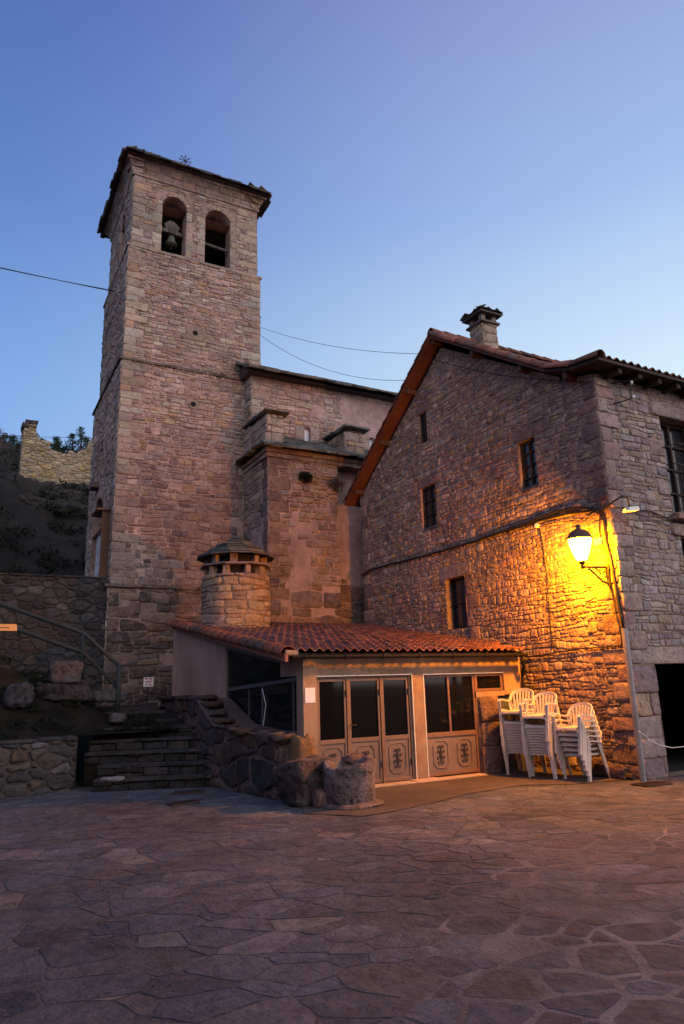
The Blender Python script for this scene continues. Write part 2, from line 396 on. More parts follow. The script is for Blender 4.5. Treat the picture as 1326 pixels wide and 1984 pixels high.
def backing(mb, outline, pt, holes=(), mi=1, col=None, step=None):
    """flat sheet with rectangular openings: strips between all opening edges, clipped to the outline"""
    us = sorted(set([min(p[0] for p in outline), max(p[0] for p in outline)] + [h[0] for h in holes] + [h[2] for h in holes]))
    vs = sorted(set([min(p[1] for p in outline), max(p[1] for p in outline)] + [h[1] for h in holes] + [h[3] for h in holes]))
    n = len(outline); ar = sum(outline[i][0] * outline[(i + 1) % n][1] - outline[(i + 1) % n][0] * outline[i][1] for i in range(n))
    ol = outline if ar > 0 else outline[::-1]
    for i in range(len(us) - 1):
        for j in range(len(vs) - 1):
            cu, cv = (us[i] + us[i + 1]) / 2, (vs[j] + vs[j + 1]) / 2
            if any(h[0] < cu < h[2] and h[1] < cv < h[3] for h in holes): continue
            q = [(us[i], vs[j]), (us[i + 1], vs[j]), (us[i + 1], vs[j + 1]), (us[i], vs[j + 1])]
            for k in range(n):
                a = ol[k]; b = ol[(k + 1) % n]; nx, ny = b[1] - a[1], a[0] - b[0]
                q = clip(q, nx, ny, nx * a[0] + ny * a[1])
                if len(q) < 3: break
            if len(q) >= 3: mb.add([pt(a, b, 0) for a, b in q], [tuple(range(len(q)))], mi, col)
def reveal(mb, pt, h, depth, mi=1, col=None, outset=.0):
    u0, v0, u1, v1 = h; c = [(u0, v0), (u1, v0), (u1, v1), (u0, v1)]
    for i in range(4):
        a = c[i]; b = c[(i + 1) % 4]
        mb.add([pt(*a, outset), pt(*b, outset), pt(*b, -depth), pt(*a, -depth)], [(0, 1, 2, 3)], mi, col)
def block(mb, pt, r, pal, depth=.02, mi=0, gap=.012, jit=.012, rng=random, rnd=.07):
    u0, v0, u1, v1 = r; g = gap / 2; j = lambda: rng.uniform(-jit, jit) * .5
    add_stone(mb, [(u0 + g + j(), v0 + g + j()), (u1 - g + j(), v0 + g + j()), (u1 - g + j(), v1 - g + j()), (u0 + g + j(), v1 - g + j())], pt, depth, pal, mi, rough=jit, rng=rng, round_=rnd)
def quoins(u0, side, v0, v1, a=.55, b=.32, hh=.32, rng=random, jv=.25):
    out = []; v = v0; k = 0
    while v < v1 - .08:
        h = min(hh * rng.uniform(1 - jv, 1 + jv), v1 - v); wd = (a if k % 2 else b) * rng.uniform(.85, 1.2)
        out.append((u0, v, u0 + wd, v + h) if side > 0 else (u0 - wd, v, u0, v + h)); v += h; k += 1
    return out
def frame_blocks(h, lint=.3, sill=0, jw=.22, rng=random, ext=.22):
    u0, v0, u1, v1 = h; out = [(u0 - ext, v1, u1 + ext, v1 + lint)]
    if sill: out.append((u0 - ext * .5, v0 - sill, u1 + ext * .5, v0))
    v = v0; k = 0
    while v < v1 - .05:
        hh = min(rng.uniform(.25, .42), v1 - v)
        if v1 - v - hh < .12: hh = v1 - v
        out.append((u0 - jw * (1.5 if k % 2 else .9), v, u0, v + hh)); out.append((u1, v, u1 + jw * (1.5 if k % 2 else .9), v + hh)); v += hh; k += 1
    return out
def wall(name, parent, pt, outline, mats, pal, w=.3, h=.18, depth=.03, gap=.022, holes=(), blocks=(), bpal=None, rdepth=.25, jit=.3, skip=None, noreveal=False, bdepth=.02, zones=None, drop=0, seed=1, back=True, smooth=True, power=.5, pre=None):
    rng = random.Random(seed); mb = MB(); holes = list(holes); blocks = list(blocks)
    if back:
        for ol in (outline if isinstance(outline[0], list) else [outline]): backing(mb, ol, pt, holes, 1)
    if pre: pre(mb)
    if isinstance(outline[0], list) and not zones: zones = [(ol, w, h, depth, pal, gap) for ol in outline]
    for z in (zones or [(outline, w, h, depth, pal, gap)]):
        for c in cells(z[0], z[1], z[2], jit, z[5], holes + blocks, skip, rng, power, drop): add_stone(mb, c, pt, z[3], z[4], 0, rng=rng)
    for b in blocks: block(mb, pt, b, bpal or pal, bdepth, rng=rng)
    if not noreveal:
        for hh in holes: reveal(mb, pt, hh, rdepth, 1, outset=.012)
    return mb.build(name, mats, parent, smooth=smooth)
P_TOWER = [(.33, .23, .20, 4), (.38, .27, .235, 3), (.34, .22, .145, 1.6), (.28, .19, .175, 2), (.33, .26, .20, 2), (.24, .16, .15, 1), (.44, .35, .30, .8)]
P_ASHLAR = [(.34, .265, .215, 3), (.38, .30, .245, 2), (.31, .225, .195, 2), (.31, .21, .15, 1)]
P_HOUSE = [(.32, .21, .165, 4), (.36, .245, .19, 3), (.26, .165, .145, 3), (.33, .215, .12, 2), (.20, .13, .12, 1.6), (.40, .29, .22, 1)]
P_FAC = [(.34, .25, .235, 4), (.37, .285, .26, 3), (.28, .19, .195, 2.5), (.33, .245, .19, 1.6), (.25, .18, .185, 1.2), (.40, .32, .29, 1)]
P_CHAPEL = [(.25, .18, .16, 3), (.30, .22, .185, 2), (.20, .14, .135, 2), (.27, .175, .12, 1.6)]
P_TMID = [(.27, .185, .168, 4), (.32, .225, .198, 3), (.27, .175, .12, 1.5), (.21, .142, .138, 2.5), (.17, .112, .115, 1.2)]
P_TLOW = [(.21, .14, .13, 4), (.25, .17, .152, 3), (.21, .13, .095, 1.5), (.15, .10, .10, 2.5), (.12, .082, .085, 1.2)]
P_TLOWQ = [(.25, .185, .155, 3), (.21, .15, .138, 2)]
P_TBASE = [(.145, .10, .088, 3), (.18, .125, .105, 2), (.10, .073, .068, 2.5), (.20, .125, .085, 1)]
P_CHAPLOW = [(.16, .105, .088, 3), (.19, .125, .105, 2), (.12, .08, .078, 2), (.18, .11, .075, 1.5)]
P_GREY = [(.045, .042, .045, 3), (.06, .056, .058, 2), (.058, .043, .043, 1.5), (.033, .031, .033, 1.5), (.085, .078, .08, .5)]
P_DARK = [(.10, .075, .065, 3), (.14, .10, .085, 2), (.075, .06, .055, 2)]
P_BASE = [(.22, .13, .115, 3), (.26, .17, .14, 2), (.17, .105, .09, 2)]
P_RUIN = [(.32, .25, .17, 3), (.36, .28, .19, 2), (.34, .23, .12, 1.5), (.25, .19, .15, 1)]
P_SLATE = [(.085, .080, .078, 3), (.12, .11, .10, 2), (.06, .055, .055, 2), (.13, .10, .085, 1)]
P_TILE = [(.205, .078, .048, 3), (.17, .062, .045, 2), (.235, .10, .062, 1.2), (.15, .058, .045, 1.5), (.10, .06, .055, .9)]
P_TILED = [(.20, .085, .06, 3), (.24, .10, .07, 2), (.16, .07, .055, 2), (.12, .07, .06, 1)]
P_PAVE = [(.100, .092, .102, 5), (.108, .094, .100, 3), (.094, .089, .102, 3), (.084, .081, .096, 1.5), (.122, .11, .114, .6), (.078, .070, .080, .5)]

# ------------------------------------------------------------------ roofs, tiles, slates
def tile_sheet(mb, org, along, up, nrm, width, rows, rowlen=.38, pitch=.2, amp=.045, step=.018, pal=P_TILE, skipf=None, seg=8, rng=random):
    """rows of interlocking clay tiles: each tile is its own curved piece overlapping the one below"""
    org, along, up, nrm = Vector(org), Vector(along).normalized(), Vector(up).normalized(), Vector(nrm).normalized()
    nc = int(round(width / pitch))
    for r_ in range(rows):
        for c in range(nc):
            if skipf and skipf(c * pitch, r_ * rowlen): continue
            dz = rng.uniform(-.005, .006); sh = rng.uniform(-.016, .016); vs = []
            for (v, o) in ((-.012, step - .014), (0, step), (rowlen + .01, 0)):
                for q in range(seg + 1):
                    a = q / seg; z = amp * (.5 + .5 * math.cos(2 * math.pi * a))
                    vs.append(org + along * ((c + a) * pitch) + up * (r_ * rowlen + v + sh) + nrm * (z + o + dz))
            fs = [(i * (seg + 1) + q, i * (seg + 1) + q + 1, (i + 1) * (seg + 1) + q + 1, (i + 1) * (seg + 1) + q) for i in range(2) for q in range(seg)]
            mb.add(vs, fs, 0, pick(pal, rng))
def barrel_run(mb, a, b, r0=.10, ln=.36, pal=P_TILE, drop=0, rng=random, nrm=None):
    a, b = Vector(a), Vector(b); n = max(1, int((b - a).length / ln)); d = (b - a) / n; dn = d.normalized()
    side = dn.cross(Vector((0, 0, 1))).normalized(); up = side.cross(dn)
    for i in range(n):
        p = a + d * i; q = a + d * (i + 1.12); vs = []
        for (c, r_) in ((p, r0 * 1.12), (q, r0 * .9)):
            for rr in (r_, r_ - .018):
                for k in range(9):
                    an = math.pi * (k / 8 * 1.1 - .05); vs.append(c + side * (rr * math.cos(an)) + up * (rr * math.sin(an)))
        fs = []
        for k in range(8): fs += [(k, k + 1, 18 + k + 1, 18 + k), (9 + k, 27 + k, 27 + k + 1, 9 + k + 1), (k, 9 + k, 9 + k + 1, k + 1)]
        fs += [(0, 18, 27, 9), (8, 17, 35, 26)]
        mb.add(vs, fs, 0, pick(pal, rng))
def slates(mb, org, along, up, width, length, sw=.45, sh=.32, th=.035, pal=P_SLATE, rng=random, over=.12):
    org, along, up = Vector(org), Vector(along).normalized(), Vector(up).normalized(); nrm = along.cross(up).normalized()
    v = 0.0; k = 0
    while v < length:
        u = -rng.uniform(0, sw * .6)
        while u < width:
            wd = sw * rng.uniform(.6, 1.4); t = th * rng.uniform(.6, 1.5)
            u1 = min(u + wd, width + rng.uniform(0, .05)); ua = max(u, -rng.uniform(0, .05))
            if u1 - ua > .06:
                c = org + along * ((ua + u1) / 2) + up * (v + sh * .75 - rng.uniform(0, over)) + nrm * (.02 + th * .5 + rng.uniform(0, .02))
                tl = .09 + rng.uniform(-.02, .03)
                mb.obox(c, along, (up - nrm * tl).normalized(), (nrm + up * tl).normalized(), (u1 - ua) / 2 - .004, sh * .85, t / 2, 0, pick(pal, rng), jit=.012)
            u += wd
        v += sh; k += 1
def solid(name, verts, faces, m, parent=None):
    mb = MB(); mb.add(verts, faces); return mb.build(name, m, parent)
def window_frame(parent, pt, h, depth, frame_m, pane_m, nx=1, ny=1, fw=.05, bar=.025, name='window', label=None):
    u0, v0, u1, v1 = h; mb = MB()
    def bar_(a0, b0, a1, b1, d0, d1): mb.prism([pt(a0, b0, d0), pt(a1, b0, d0), pt(a1, b1, d0), pt(a0, b1, d0)], pt(0, 0, d1) - pt(0, 0, d0))
    D = -depth
    bar_(u0, v0, u1, v0 + fw, D, D + .05); bar_(u0, v1 - fw, u1, v1, D, D + .05)
    bar_(u0, v0 + fw, u0 + fw, v1 - fw, D, D + .05); bar_(u1 - fw, v0 + fw, u1, v1 - fw, D, D + .05)
    for i in range(1, nx):
        u = u0 + (u1 - u0) * i / nx; bar_(u - bar, v0 + fw, u + bar, v1 - fw, D + .002, D + .045)
    for j in range(1, ny):
        v = v0 + (v1 - v0) * j / ny; bar_(u0 + fw, v - bar * .6, u1 - fw, v + bar * .6, D + .004, D + .04)
    f = mb.build(name, frame_m, parent)
    if label: f['label'] = label
    g = MB(); g.prism([pt(u0, v0, D - .02), pt(u1, v0, D - .02), pt(u1, v1, D - .02), pt(u0, v1, D - .02)], pt(0, 0, .012) - pt(0, 0, 0)); g.build('pane', pane_m, f)
    return f

# ================================================================== GROUND
from mathutils import noise as MN
def nz(x, y, z=0, s=1): return MN.noise(Vector((x * s, y * s, z)))
def build_ground():
    mb = MB(); mb.add([(-600, -600, 0), (600, -600, 0), (600, 900, 0), (-600, 900, 0)], [(0, 1, 2, 3)])
    struct(mb.build('ground', M_JOINT, org=(0, 0, 0)))
    rng = random.Random(21); mb = MB(); pt = plane((0, 0, .002), (math.cos(R(-20)), math.sin(R(-20)), 0), (math.sin(R(20)), math.cos(R(20)), 0))
    apron = [(4.3, 9.25), (4.84, 8.6), (5.36, 8.65), (6.1, 8.85), (7.0, 9.2), (7.7, 9.3), (8.3, 9.4), (8.9, 8.95), (9.7, 8.8), (10.2, 8.75), (10.2, 10.8), (4.9, 10.8)]
    def inpoly(x, y, P):
        c = False; n = len(P)
        for i in range(n):
            x1, y1 = P[i]; x2, y2 = P[(i + 1) % n]
            if (y1 > y) != (y2 > y) and x < (x2 - x1) * (y - y1) / (y2 - y1) + x1: c = not c
        return c
    out = [(-14, -6), (22, -6), (22, 20), (-14, 20)]
    def skip(u, v):
        p = pt(u, v)
        if p.y > 14.3 or p.x < -9 or p.y < -3 or p.x > 17: return True
        if p.y > 8.7 and p.x > 10.05: return True
        if p.x > 4.6 and p.y > 10.7: return True
        return inpoly(p.x, p.y, apron)
    def slab(q, cu, cv, k):
        n = len(q); tu, tv = rng.uniform(-.004, .004), rng.uniform(-.004, .004); h = rng.uniform(.0008, .003); vs = []
        pal = P_PAVE if rng.random() > .05 else [(.15, .135, .13, 1), (.13, .115, .115, 1)]
        for a, b in q: vs.append(pt(a, b, 0))
        for a, b in q: vs.append(pt(cu + (a - cu) * .985, cv + (b - cv) * .985, max(.0008, h + (a - cu) * tu + (b - cv) * tv)))
        vs.append(pt(cu, cv, h + .001)); fs = [(i, (i + 1) % n, n + (i + 1) % n, n + i) for i in range(n)] + [(n + i, n + (i + 1) % n, 2 * n) for i in range(n)]
        mb.add(vs, fs, 0, pick(pal, rng))
    for c in cells(out, .33, .25, .75, .010, skip=skip, rng=rng, power=1.3, drop=.03):
        cu = sum(a for a, b in c) / len(c); cv = sum(b for a, b in c) / len(c); p = pt(cu, cv); k = .985
        if p.x > 2.2 + (p.y - 3) * .75 and p.y < 5.8 + nz(p.x, p.y, 3, .8): k = .86 + .06 * nz(p.x, p.y, 1, 2)
        c = [(cu + (a - cu) * k, cv + (b - cv) * k) for a, b in c]; c = chaikin(c, .10); q = []
        for i in range(len(c)):
            a, b = c[i], c[(i + 1) % len(c)]; n = max(1, int(math.hypot(b[0] - a[0], b[1] - a[1]) / .06))
            for j in range(n): q.append((a[0] + (b[0] - a[0]) * j / n + rng.uniform(-.008, .008), a[1] + (b[1] - a[1]) * j / n + rng.uniform(-.008, .008)))
        slab(q, cu, cv, k)
    P_ = [(2.0, 3.4), (2.8, 4.3), (3.6, 4.9), (4.6, 5.6), (5.6, 6.1), (7.2, 6.2), (9, 5.0), (9, 1), (2.0, 1)]
    cm = MB(); cm.add([(x, y, .0022) for x, y in P_], [tuple(range(len(P_)))[::-1]]); struct(cm.build('cement_patch', mat('cement_joint', (.205, .185, .185), .95, .35, 3, 1.2, 30, spec=.1, nt2=.55), org=(4, 4, 0)))
    struct(mb.build('plaza_paving', M_PAVE, smooth=False, org=(0, 0, 0)))
    mb = MB(); mb.add([(x, y, .012) for x, y in apron], [tuple(range(len(apron)))]); struct(mb.build('concrete_pavement', M_CONC, org=(5, 9, 0)))
build_ground()
def hillh(x, y):
    K = [(20.3, 4.7), (25, 4.8), (26.5, 5.6), (30, 7.6), (34, 10.0), (37, 11.7), (39.5, 12.25), (43, 12.0), (60, 20), (100, 34), (125, 38), (160, 30), (400, 5)]
    z = K[-1][1]
    for i in range(len(K) - 1):
        if K[i][0] <= y <= K[i + 1][0]:
            t = (y - K[i][0]) / (K[i + 1][0] - K[i][0]); z = K[i][1] + t * (K[i + 1][1] - K[i][1]); break
    if y < 43: z += max(0, min(1, (1.9 - x) / 3)) * max(0, min(1, (y - 27) / 8)) * .9
    return z
def build_terrain():
    mb = MB(); xs = [-60 + 3 * i for i in range(13)] + [-22 + .6 * i for i in range(78)] + [25 + 4 * i for i in range(14)]
    ys = [20.3 + .6 * i for i in range(42)] + [46 + 3 * i for i in range(30)] + [140, 170, 220, 300, 400]
    for y in ys:
        for x in xs:
            f = 1 if x < 14 else max(0, 1 - (x - 14) / 40)
            rr = .0 if y < 24.5 else min(1, (y - 24.5) / 3)
            rk = (nz(x, y, 0, .35) * 1.0 + nz(x, y, 5, 1.1) * .45 + abs(nz(x, y, 9, .8)) * .5) * rr
            if 38.5 < y < 42.5 and 1.5 < x < 6.2: rk *= .25
            mb.v.append((x, y, hillh(x, y) * f + rk * (1 if y < 45 else 2.0))); mb.c.append((.5, .5, .5))
    nx = len(xs)
    for j in range(len(ys) - 1):
        for i in range(nx - 1): mb.f.append([j * nx + i, j * nx + i + 1, (j + 1) * nx + i + 1, (j + 1) * nx + i]); mb.m.append(0)
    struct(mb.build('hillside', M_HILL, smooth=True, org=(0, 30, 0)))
def bankh(x, y):
    # bank between the low plaza wall, the steps and the tower; a stair climbs left behind the handrail
    lo = .86 + .06 * max(0, min(1, x / 2)); hi = 1.25 + .50 * max(0, min(6, 2.9 - x)); hi = min(hi, 4.4)
    t = max(0, min(1, (y - 14.3) / 2.0)); t = t * t * (3 - 2 * t)
    return lo + (hi - lo) * t
def build_bank():
    mb = MB(); xs = [-16 + .25 * i for i in range(84)]; ys = [14.25 + .2 * i for i in range(30)]
    for y in ys:
        for x in xs:
            n_ = (nz(x, y, 3, 1.2) * .22 + nz(x, y, 8, 3.5) * .10) * min(1, (y - 14.25) * 1.2) * (1 if x < 2.6 else .25)
            mb.v.append((x, y, bankh(x, y) + n_)); mb.c.append((.5,) * 3)
    nx = len(xs)
    for j in range(len(ys) - 1):
        for i in range(nx - 1):
            mb.f.append([j * nx + i, j * nx + i + 1, (j + 1) * nx + i + 1, (j + 1) * nx + i]); mb.m.append(0)
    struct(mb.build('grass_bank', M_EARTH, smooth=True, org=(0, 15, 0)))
build_terrain(); build_bank()
def leaf_cloud(mb, c, r, n, size, rng=random, col=(.5, .5, .5), sq=(1, 1, 1)):
    for _ in range(n):
        d = Vector((rng.gauss(0, 1), rng.gauss(0, 1), rng.gauss(0, 1))).normalized() * (rng.random() ** .45)
        p = Vector(c) + Vector((d.x * r * sq[0], d.y * r * sq[1], d.z * r * sq[2]))
        a = Vector((rng.uniform(-1, 1), rng.uniform(-1, 1), rng.uniform(-1, 1))).normalized(); b = a.orthogonal().normalized()
        s = size * rng.uniform(.5, 1.4)
        mb.add([p - a * s, p + b * s * .45, p + a * s, p - b * s * .45], [(0, 1, 2, 3)], 0, col)
def build_scrub():
    rng = random.Random(5); mb = MB()
    for _ in range(800):
        y = rng.uniform(26, 44) if rng.random() < .55 else rng.uniform(44, 110); x = rng.uniform(-14, 9) if y < 44 else rng.uniform(-22, 24)
        if 38 < y < 43 and 1.2 < x < 6.5: continue
        s = rng.uniform(.25, .7) * (1 if y < 44 else 2.2)
        leaf_cloud(mb, (x, y, hillh(x, y) + s * .35), s, 55, s * .22, rng, sq=(1.2, 1.2, .7))
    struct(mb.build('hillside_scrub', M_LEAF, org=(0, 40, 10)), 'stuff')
    mb = MB()
    for _ in range(130):
        x = rng.uniform(-8, 3.6); y = rng.uniform(14.35, 19.4)
        if x > 2.2 and y > 15: continue
        s = rng.uniform(.1, .28); leaf_cloud(mb, (x, y, bankh(x, y) + s * .3), s, 45, s * .3, rng, sq=(1.2, 1.2, .6))
    struct(mb.build('bank_undergrowth', M_LEAF, org=(0, 16, 1.5)), 'stuff')
build_scrub()

# ================================================================== CHURCH
church = thing('church', 'old stone church with a tall square bell tower, slate roofs and a low side chapel', 'church', (8, 19, 0))
def arch_fill(mb, pt, h, depth, pal, rng, mi=1):
    u0, v0, u1, v1 = h; r = (u1 - u0) / 2; cu = (u0 + u1) / 2; vs_ = v1 - r; n = 14; top = [(cu - r * math.cos(math.pi * i / n), vs_ + r * math.sin(math.pi * i / n)) for i in range(n + 1)]
    for i in range(n):
        a, b = top[i], top[i + 1]
        mb.add([pt(a[0], a[1], .002), pt(b[0], b[1], .002), pt(b[0], v1 + .02, .002), pt(a[0], v1 + .02, .002)], [(0, 1, 2, 3)], mi)
        mb.add([pt(a[0], a[1], .014), pt(b[0], b[1], .014), pt(b[0], b[1], -depth), pt(a[0], a[1], -depth)], [(3, 2, 1, 0)], mi)
    m = 11
    for i in range(m):
        a0 = math.pi * (i + .08) / m; a1 = math.pi * (i + .92) / m; R1 = r * 1.36
        q = [(cu - r * 1.01 * math.cos(a0), vs_ + r * 1.01 * math.sin(a0)), (cu - R1 * math.cos(a0), vs_ + R1 * math.sin(a0)), (cu - R1 * math.cos(a1), vs_ + R1 * math.sin(a1)), (cu - r * 1.01 * math.cos(a1), vs_ + r * 1.01 * math.sin(a1))]
        add_stone(mb, q[::-1], pt, .018, pal, 0, rng=rng, round_=.1, rough=.004)
def tower_stage(i, z0, z1, x0, x1, y0, y1, big=False):
    W, D, Hh = x1 - x0, y1 - y0, z1 - z0
    sw, sh, dp = (.36, .19, .026)
    fr = plane((x0, y0, z0), (1, 0, 0), (0, 0, 1)); lf = plane((x0, y1, z0), (0, -1, 0), (0, 0, 1)); rt = plane((x1, y0, z0), (0, 1, 0), (0, 0, 1)); bk = plane((x1, y1, z0), (-1, 0, 0), (0, 0, 1))
    rng = random.Random(40 + i)
    qa = dict(a=.66, b=.34, hh=.25 if i else .30, rng=rng)
    holes = []; lholes = []; pre = None; lpre = None; rh = []; blocks = quoins(0, 1, 0, Hh, **qa) + quoins(W, -1, 0, Hh, **qa)
    lb = quoins(D, -1, 0, Hh, **qa) + quoins(0, 1, 0, Hh, **qa)
    if i == 3:
        h1 = (4.53 - x0, .0, 5.33 - x0, 17.62 - z0); h2 = (5.98 - x0, .0, 6.86 - x0, 17.60 - z0); holes = [h1, h2]
        # ring rectangles keep rubble off the voussoirs
        r1 = [(h[0] - .17, h[3] - .42, h[2] + .17, h[3] + .17) for h in holes]; jb = []
        for h in holes:
            v = h[1]; k = 0
            while v < h[3] - .45:
                hh = min(rng.uniform(.22, .4), h[3] - .44 - v); jw = (.32 if k % 2 else .2); jb += [(h[0] - jw, v, h[0], v + hh), (h[2], v, h[2] + jw, v + hh)]; v += hh; k += 1
        blocks += jb
        pre = lambda mb: [arch_fill(mb, fr, h, .5, P_TOWER, rng) for h in holes]
        hl = (2.05, .1, 2.75, 2.05); lholes = [hl]; lpre = lambda mb: [arch_fill(mb, lf, hl, .5, P_TOWER, rng)]
    if i == 1:
        lholes = [(D - 3.75, .05, D - 1.6, 7.7 - z0), (D - 3.0, 8.45 - z0, D - 2.45, 9.7 - z0)]
        lpre = lambda mb: [arch_fill(mb, lf, h, .35, P_ASHLAR, rng) for h in lholes]
    excl = [(h[0] - .2, h[3] - (h[2] - h[0]) / 2, h[2] + .2, h[3] + .18) for h in holes]
    mb = MB(); backing(mb, [(0, 0), (W, 0), (W, Hh), (0, Hh)], fr, holes, 1)
    if pre: pre(mb)
    cut = []
    if i == 1: cut = [(5.68 - x0 - .16, 10.31 - z0 - .16, 5.68 - x0 + .16, 10.31 - z0 + .16)]
    if i == 2: cut = [(5.70 - x0 - .32, 12.77 - z0 - .26, 5.70 - x0 + .32, 12.77 - z0 + .26)]
    if i == 1:
        parts = [([(0, 5.0), (W, 5.0), (W, Hh), (0, Hh)], .25, .12), ([(0, 2.6), (W, 2.6), (W, 5.0), (0, 5.0)], .30, .145), ([(0, 0), (W, 0), (W, 2.6), (0, 2.6)], .36, .19)]
    elif i == 0: parts = [([(0, 0), (W, 0), (W, Hh), (0, Hh)], .52, .22)]
    else: parts = [([(0, 0), (W, 0), (W, Hh), (0, Hh)], .25, .12)]
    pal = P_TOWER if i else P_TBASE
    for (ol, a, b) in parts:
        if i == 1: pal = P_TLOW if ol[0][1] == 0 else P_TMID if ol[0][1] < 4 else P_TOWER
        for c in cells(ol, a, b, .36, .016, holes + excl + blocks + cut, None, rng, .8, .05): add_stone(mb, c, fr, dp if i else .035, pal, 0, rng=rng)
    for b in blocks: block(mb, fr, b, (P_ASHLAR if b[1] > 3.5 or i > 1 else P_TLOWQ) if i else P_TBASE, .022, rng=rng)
    for h in holes: reveal(mb, fr, (h[0], h[1], h[2], h[3] - (h[2] - h[0]) / 2), .5, 1)
    for cu, cv, rr, sq in [(5.68, 10.31, .085, 0), (5.70, 12.77, .085, 1)]:
        if (i == 1 and not sq) or (i == 2 and sq):
            u, v = cu - x0, cv - z0; n = 20
            ring = [(u + rr * math.cos(2 * math.pi * k / n), v + rr * math.sin(2 * math.pi * k / n)) for k in range(n)]
            out_ = [(u + (.15 if not sq else .5) * math.cos(2 * math.pi * k / n), v + (.15 if not sq else .5) * math.sin(2 * math.pi * k / n)) for k in range(n)]
            if sq: out_ = [(max(u - .30, min(u + .30, a)), max(v - .24, min(v + .24, b))) for a, b in out_]
            for k in range(n):
                j = (k + 1) % n
                mb.add([fr(*ring[k], .035), fr(*out_[k], .03), fr(*out_[j], .03), fr(*ring[j], .035)], [(0, 1, 2, 3)], 0, (.25, .19, .15))
                mb.add([fr(*out_[k], .03), fr(*out_[k], 0), fr(*out_[j], 0), fr(*out_[j], .03)], [(0, 1, 2, 3)], 0, (.25, .19, .15))
                mb.add([fr(*ring[k], .035), fr(*ring[j], .035), fr(*ring[j], .003), fr(*ring[k], .003)], [(0, 1, 2, 3)], 0, (.12, .09, .08))
            mb.add([fr(a, b, .003) for a, b in ring], [tuple(range(n))], 2)  # black disc and darker bore put the hole's shade into colour
    # left side
    backing(mb, [(0, 0), (D, 0), (D, Hh), (0, Hh)], lf, lholes, 1)
    if lpre: lpre(mb)
    for c in cells([(0, 0), (D, 0), (D, Hh), (0, Hh)], .28, .14, .36, .018, lholes + lb, None, rng, .8, .05): add_stone(mb, c, lf, .022, P_TOWER, 0, rng=rng)
    for b in lb: block(mb, lf, b, P_ASHLAR, .018, rng=rng)
    for h in lholes: reveal(mb, lf, (h[0], h[1], h[2], h[3] - (h[2] - h[0]) / 2), .35, 1)
    # right and back
    backing(mb, [(0, 0), (D, 0), (D, Hh), (0, Hh)], rt, (), 1)
    if i >= 2:
        for c in cells([(0, 0), (D, 0), (D, Hh), (0, Hh)], .4, .2, .36, .022, [], None, rng, .8): add_stone(mb, c, rt, .022, P_TOWER, 0, rng=rng)
    backing(mb, [(0, 0), (W, 0), (W, Hh), (0, Hh)], bk, (), 1)
    mb.add([(x0, y0, z1), (x1, y0, z1), (x1, y1, z1), (x0, y1, z1)], [(0, 1, 2, 3)], 1)
    mb.build('tower_wall', [M_STONE, M_MORTAR_T, M_SHADE], church, smooth=True)
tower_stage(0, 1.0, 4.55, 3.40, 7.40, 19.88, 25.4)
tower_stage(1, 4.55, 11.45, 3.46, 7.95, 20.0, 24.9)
tower_stage(2, 11.45, 15.40, 3.50, 7.93, 20.03, 24.2)
tower_stage(3, 15.40, 18.02, 3.58, 7.84, 20.09, 24.0)
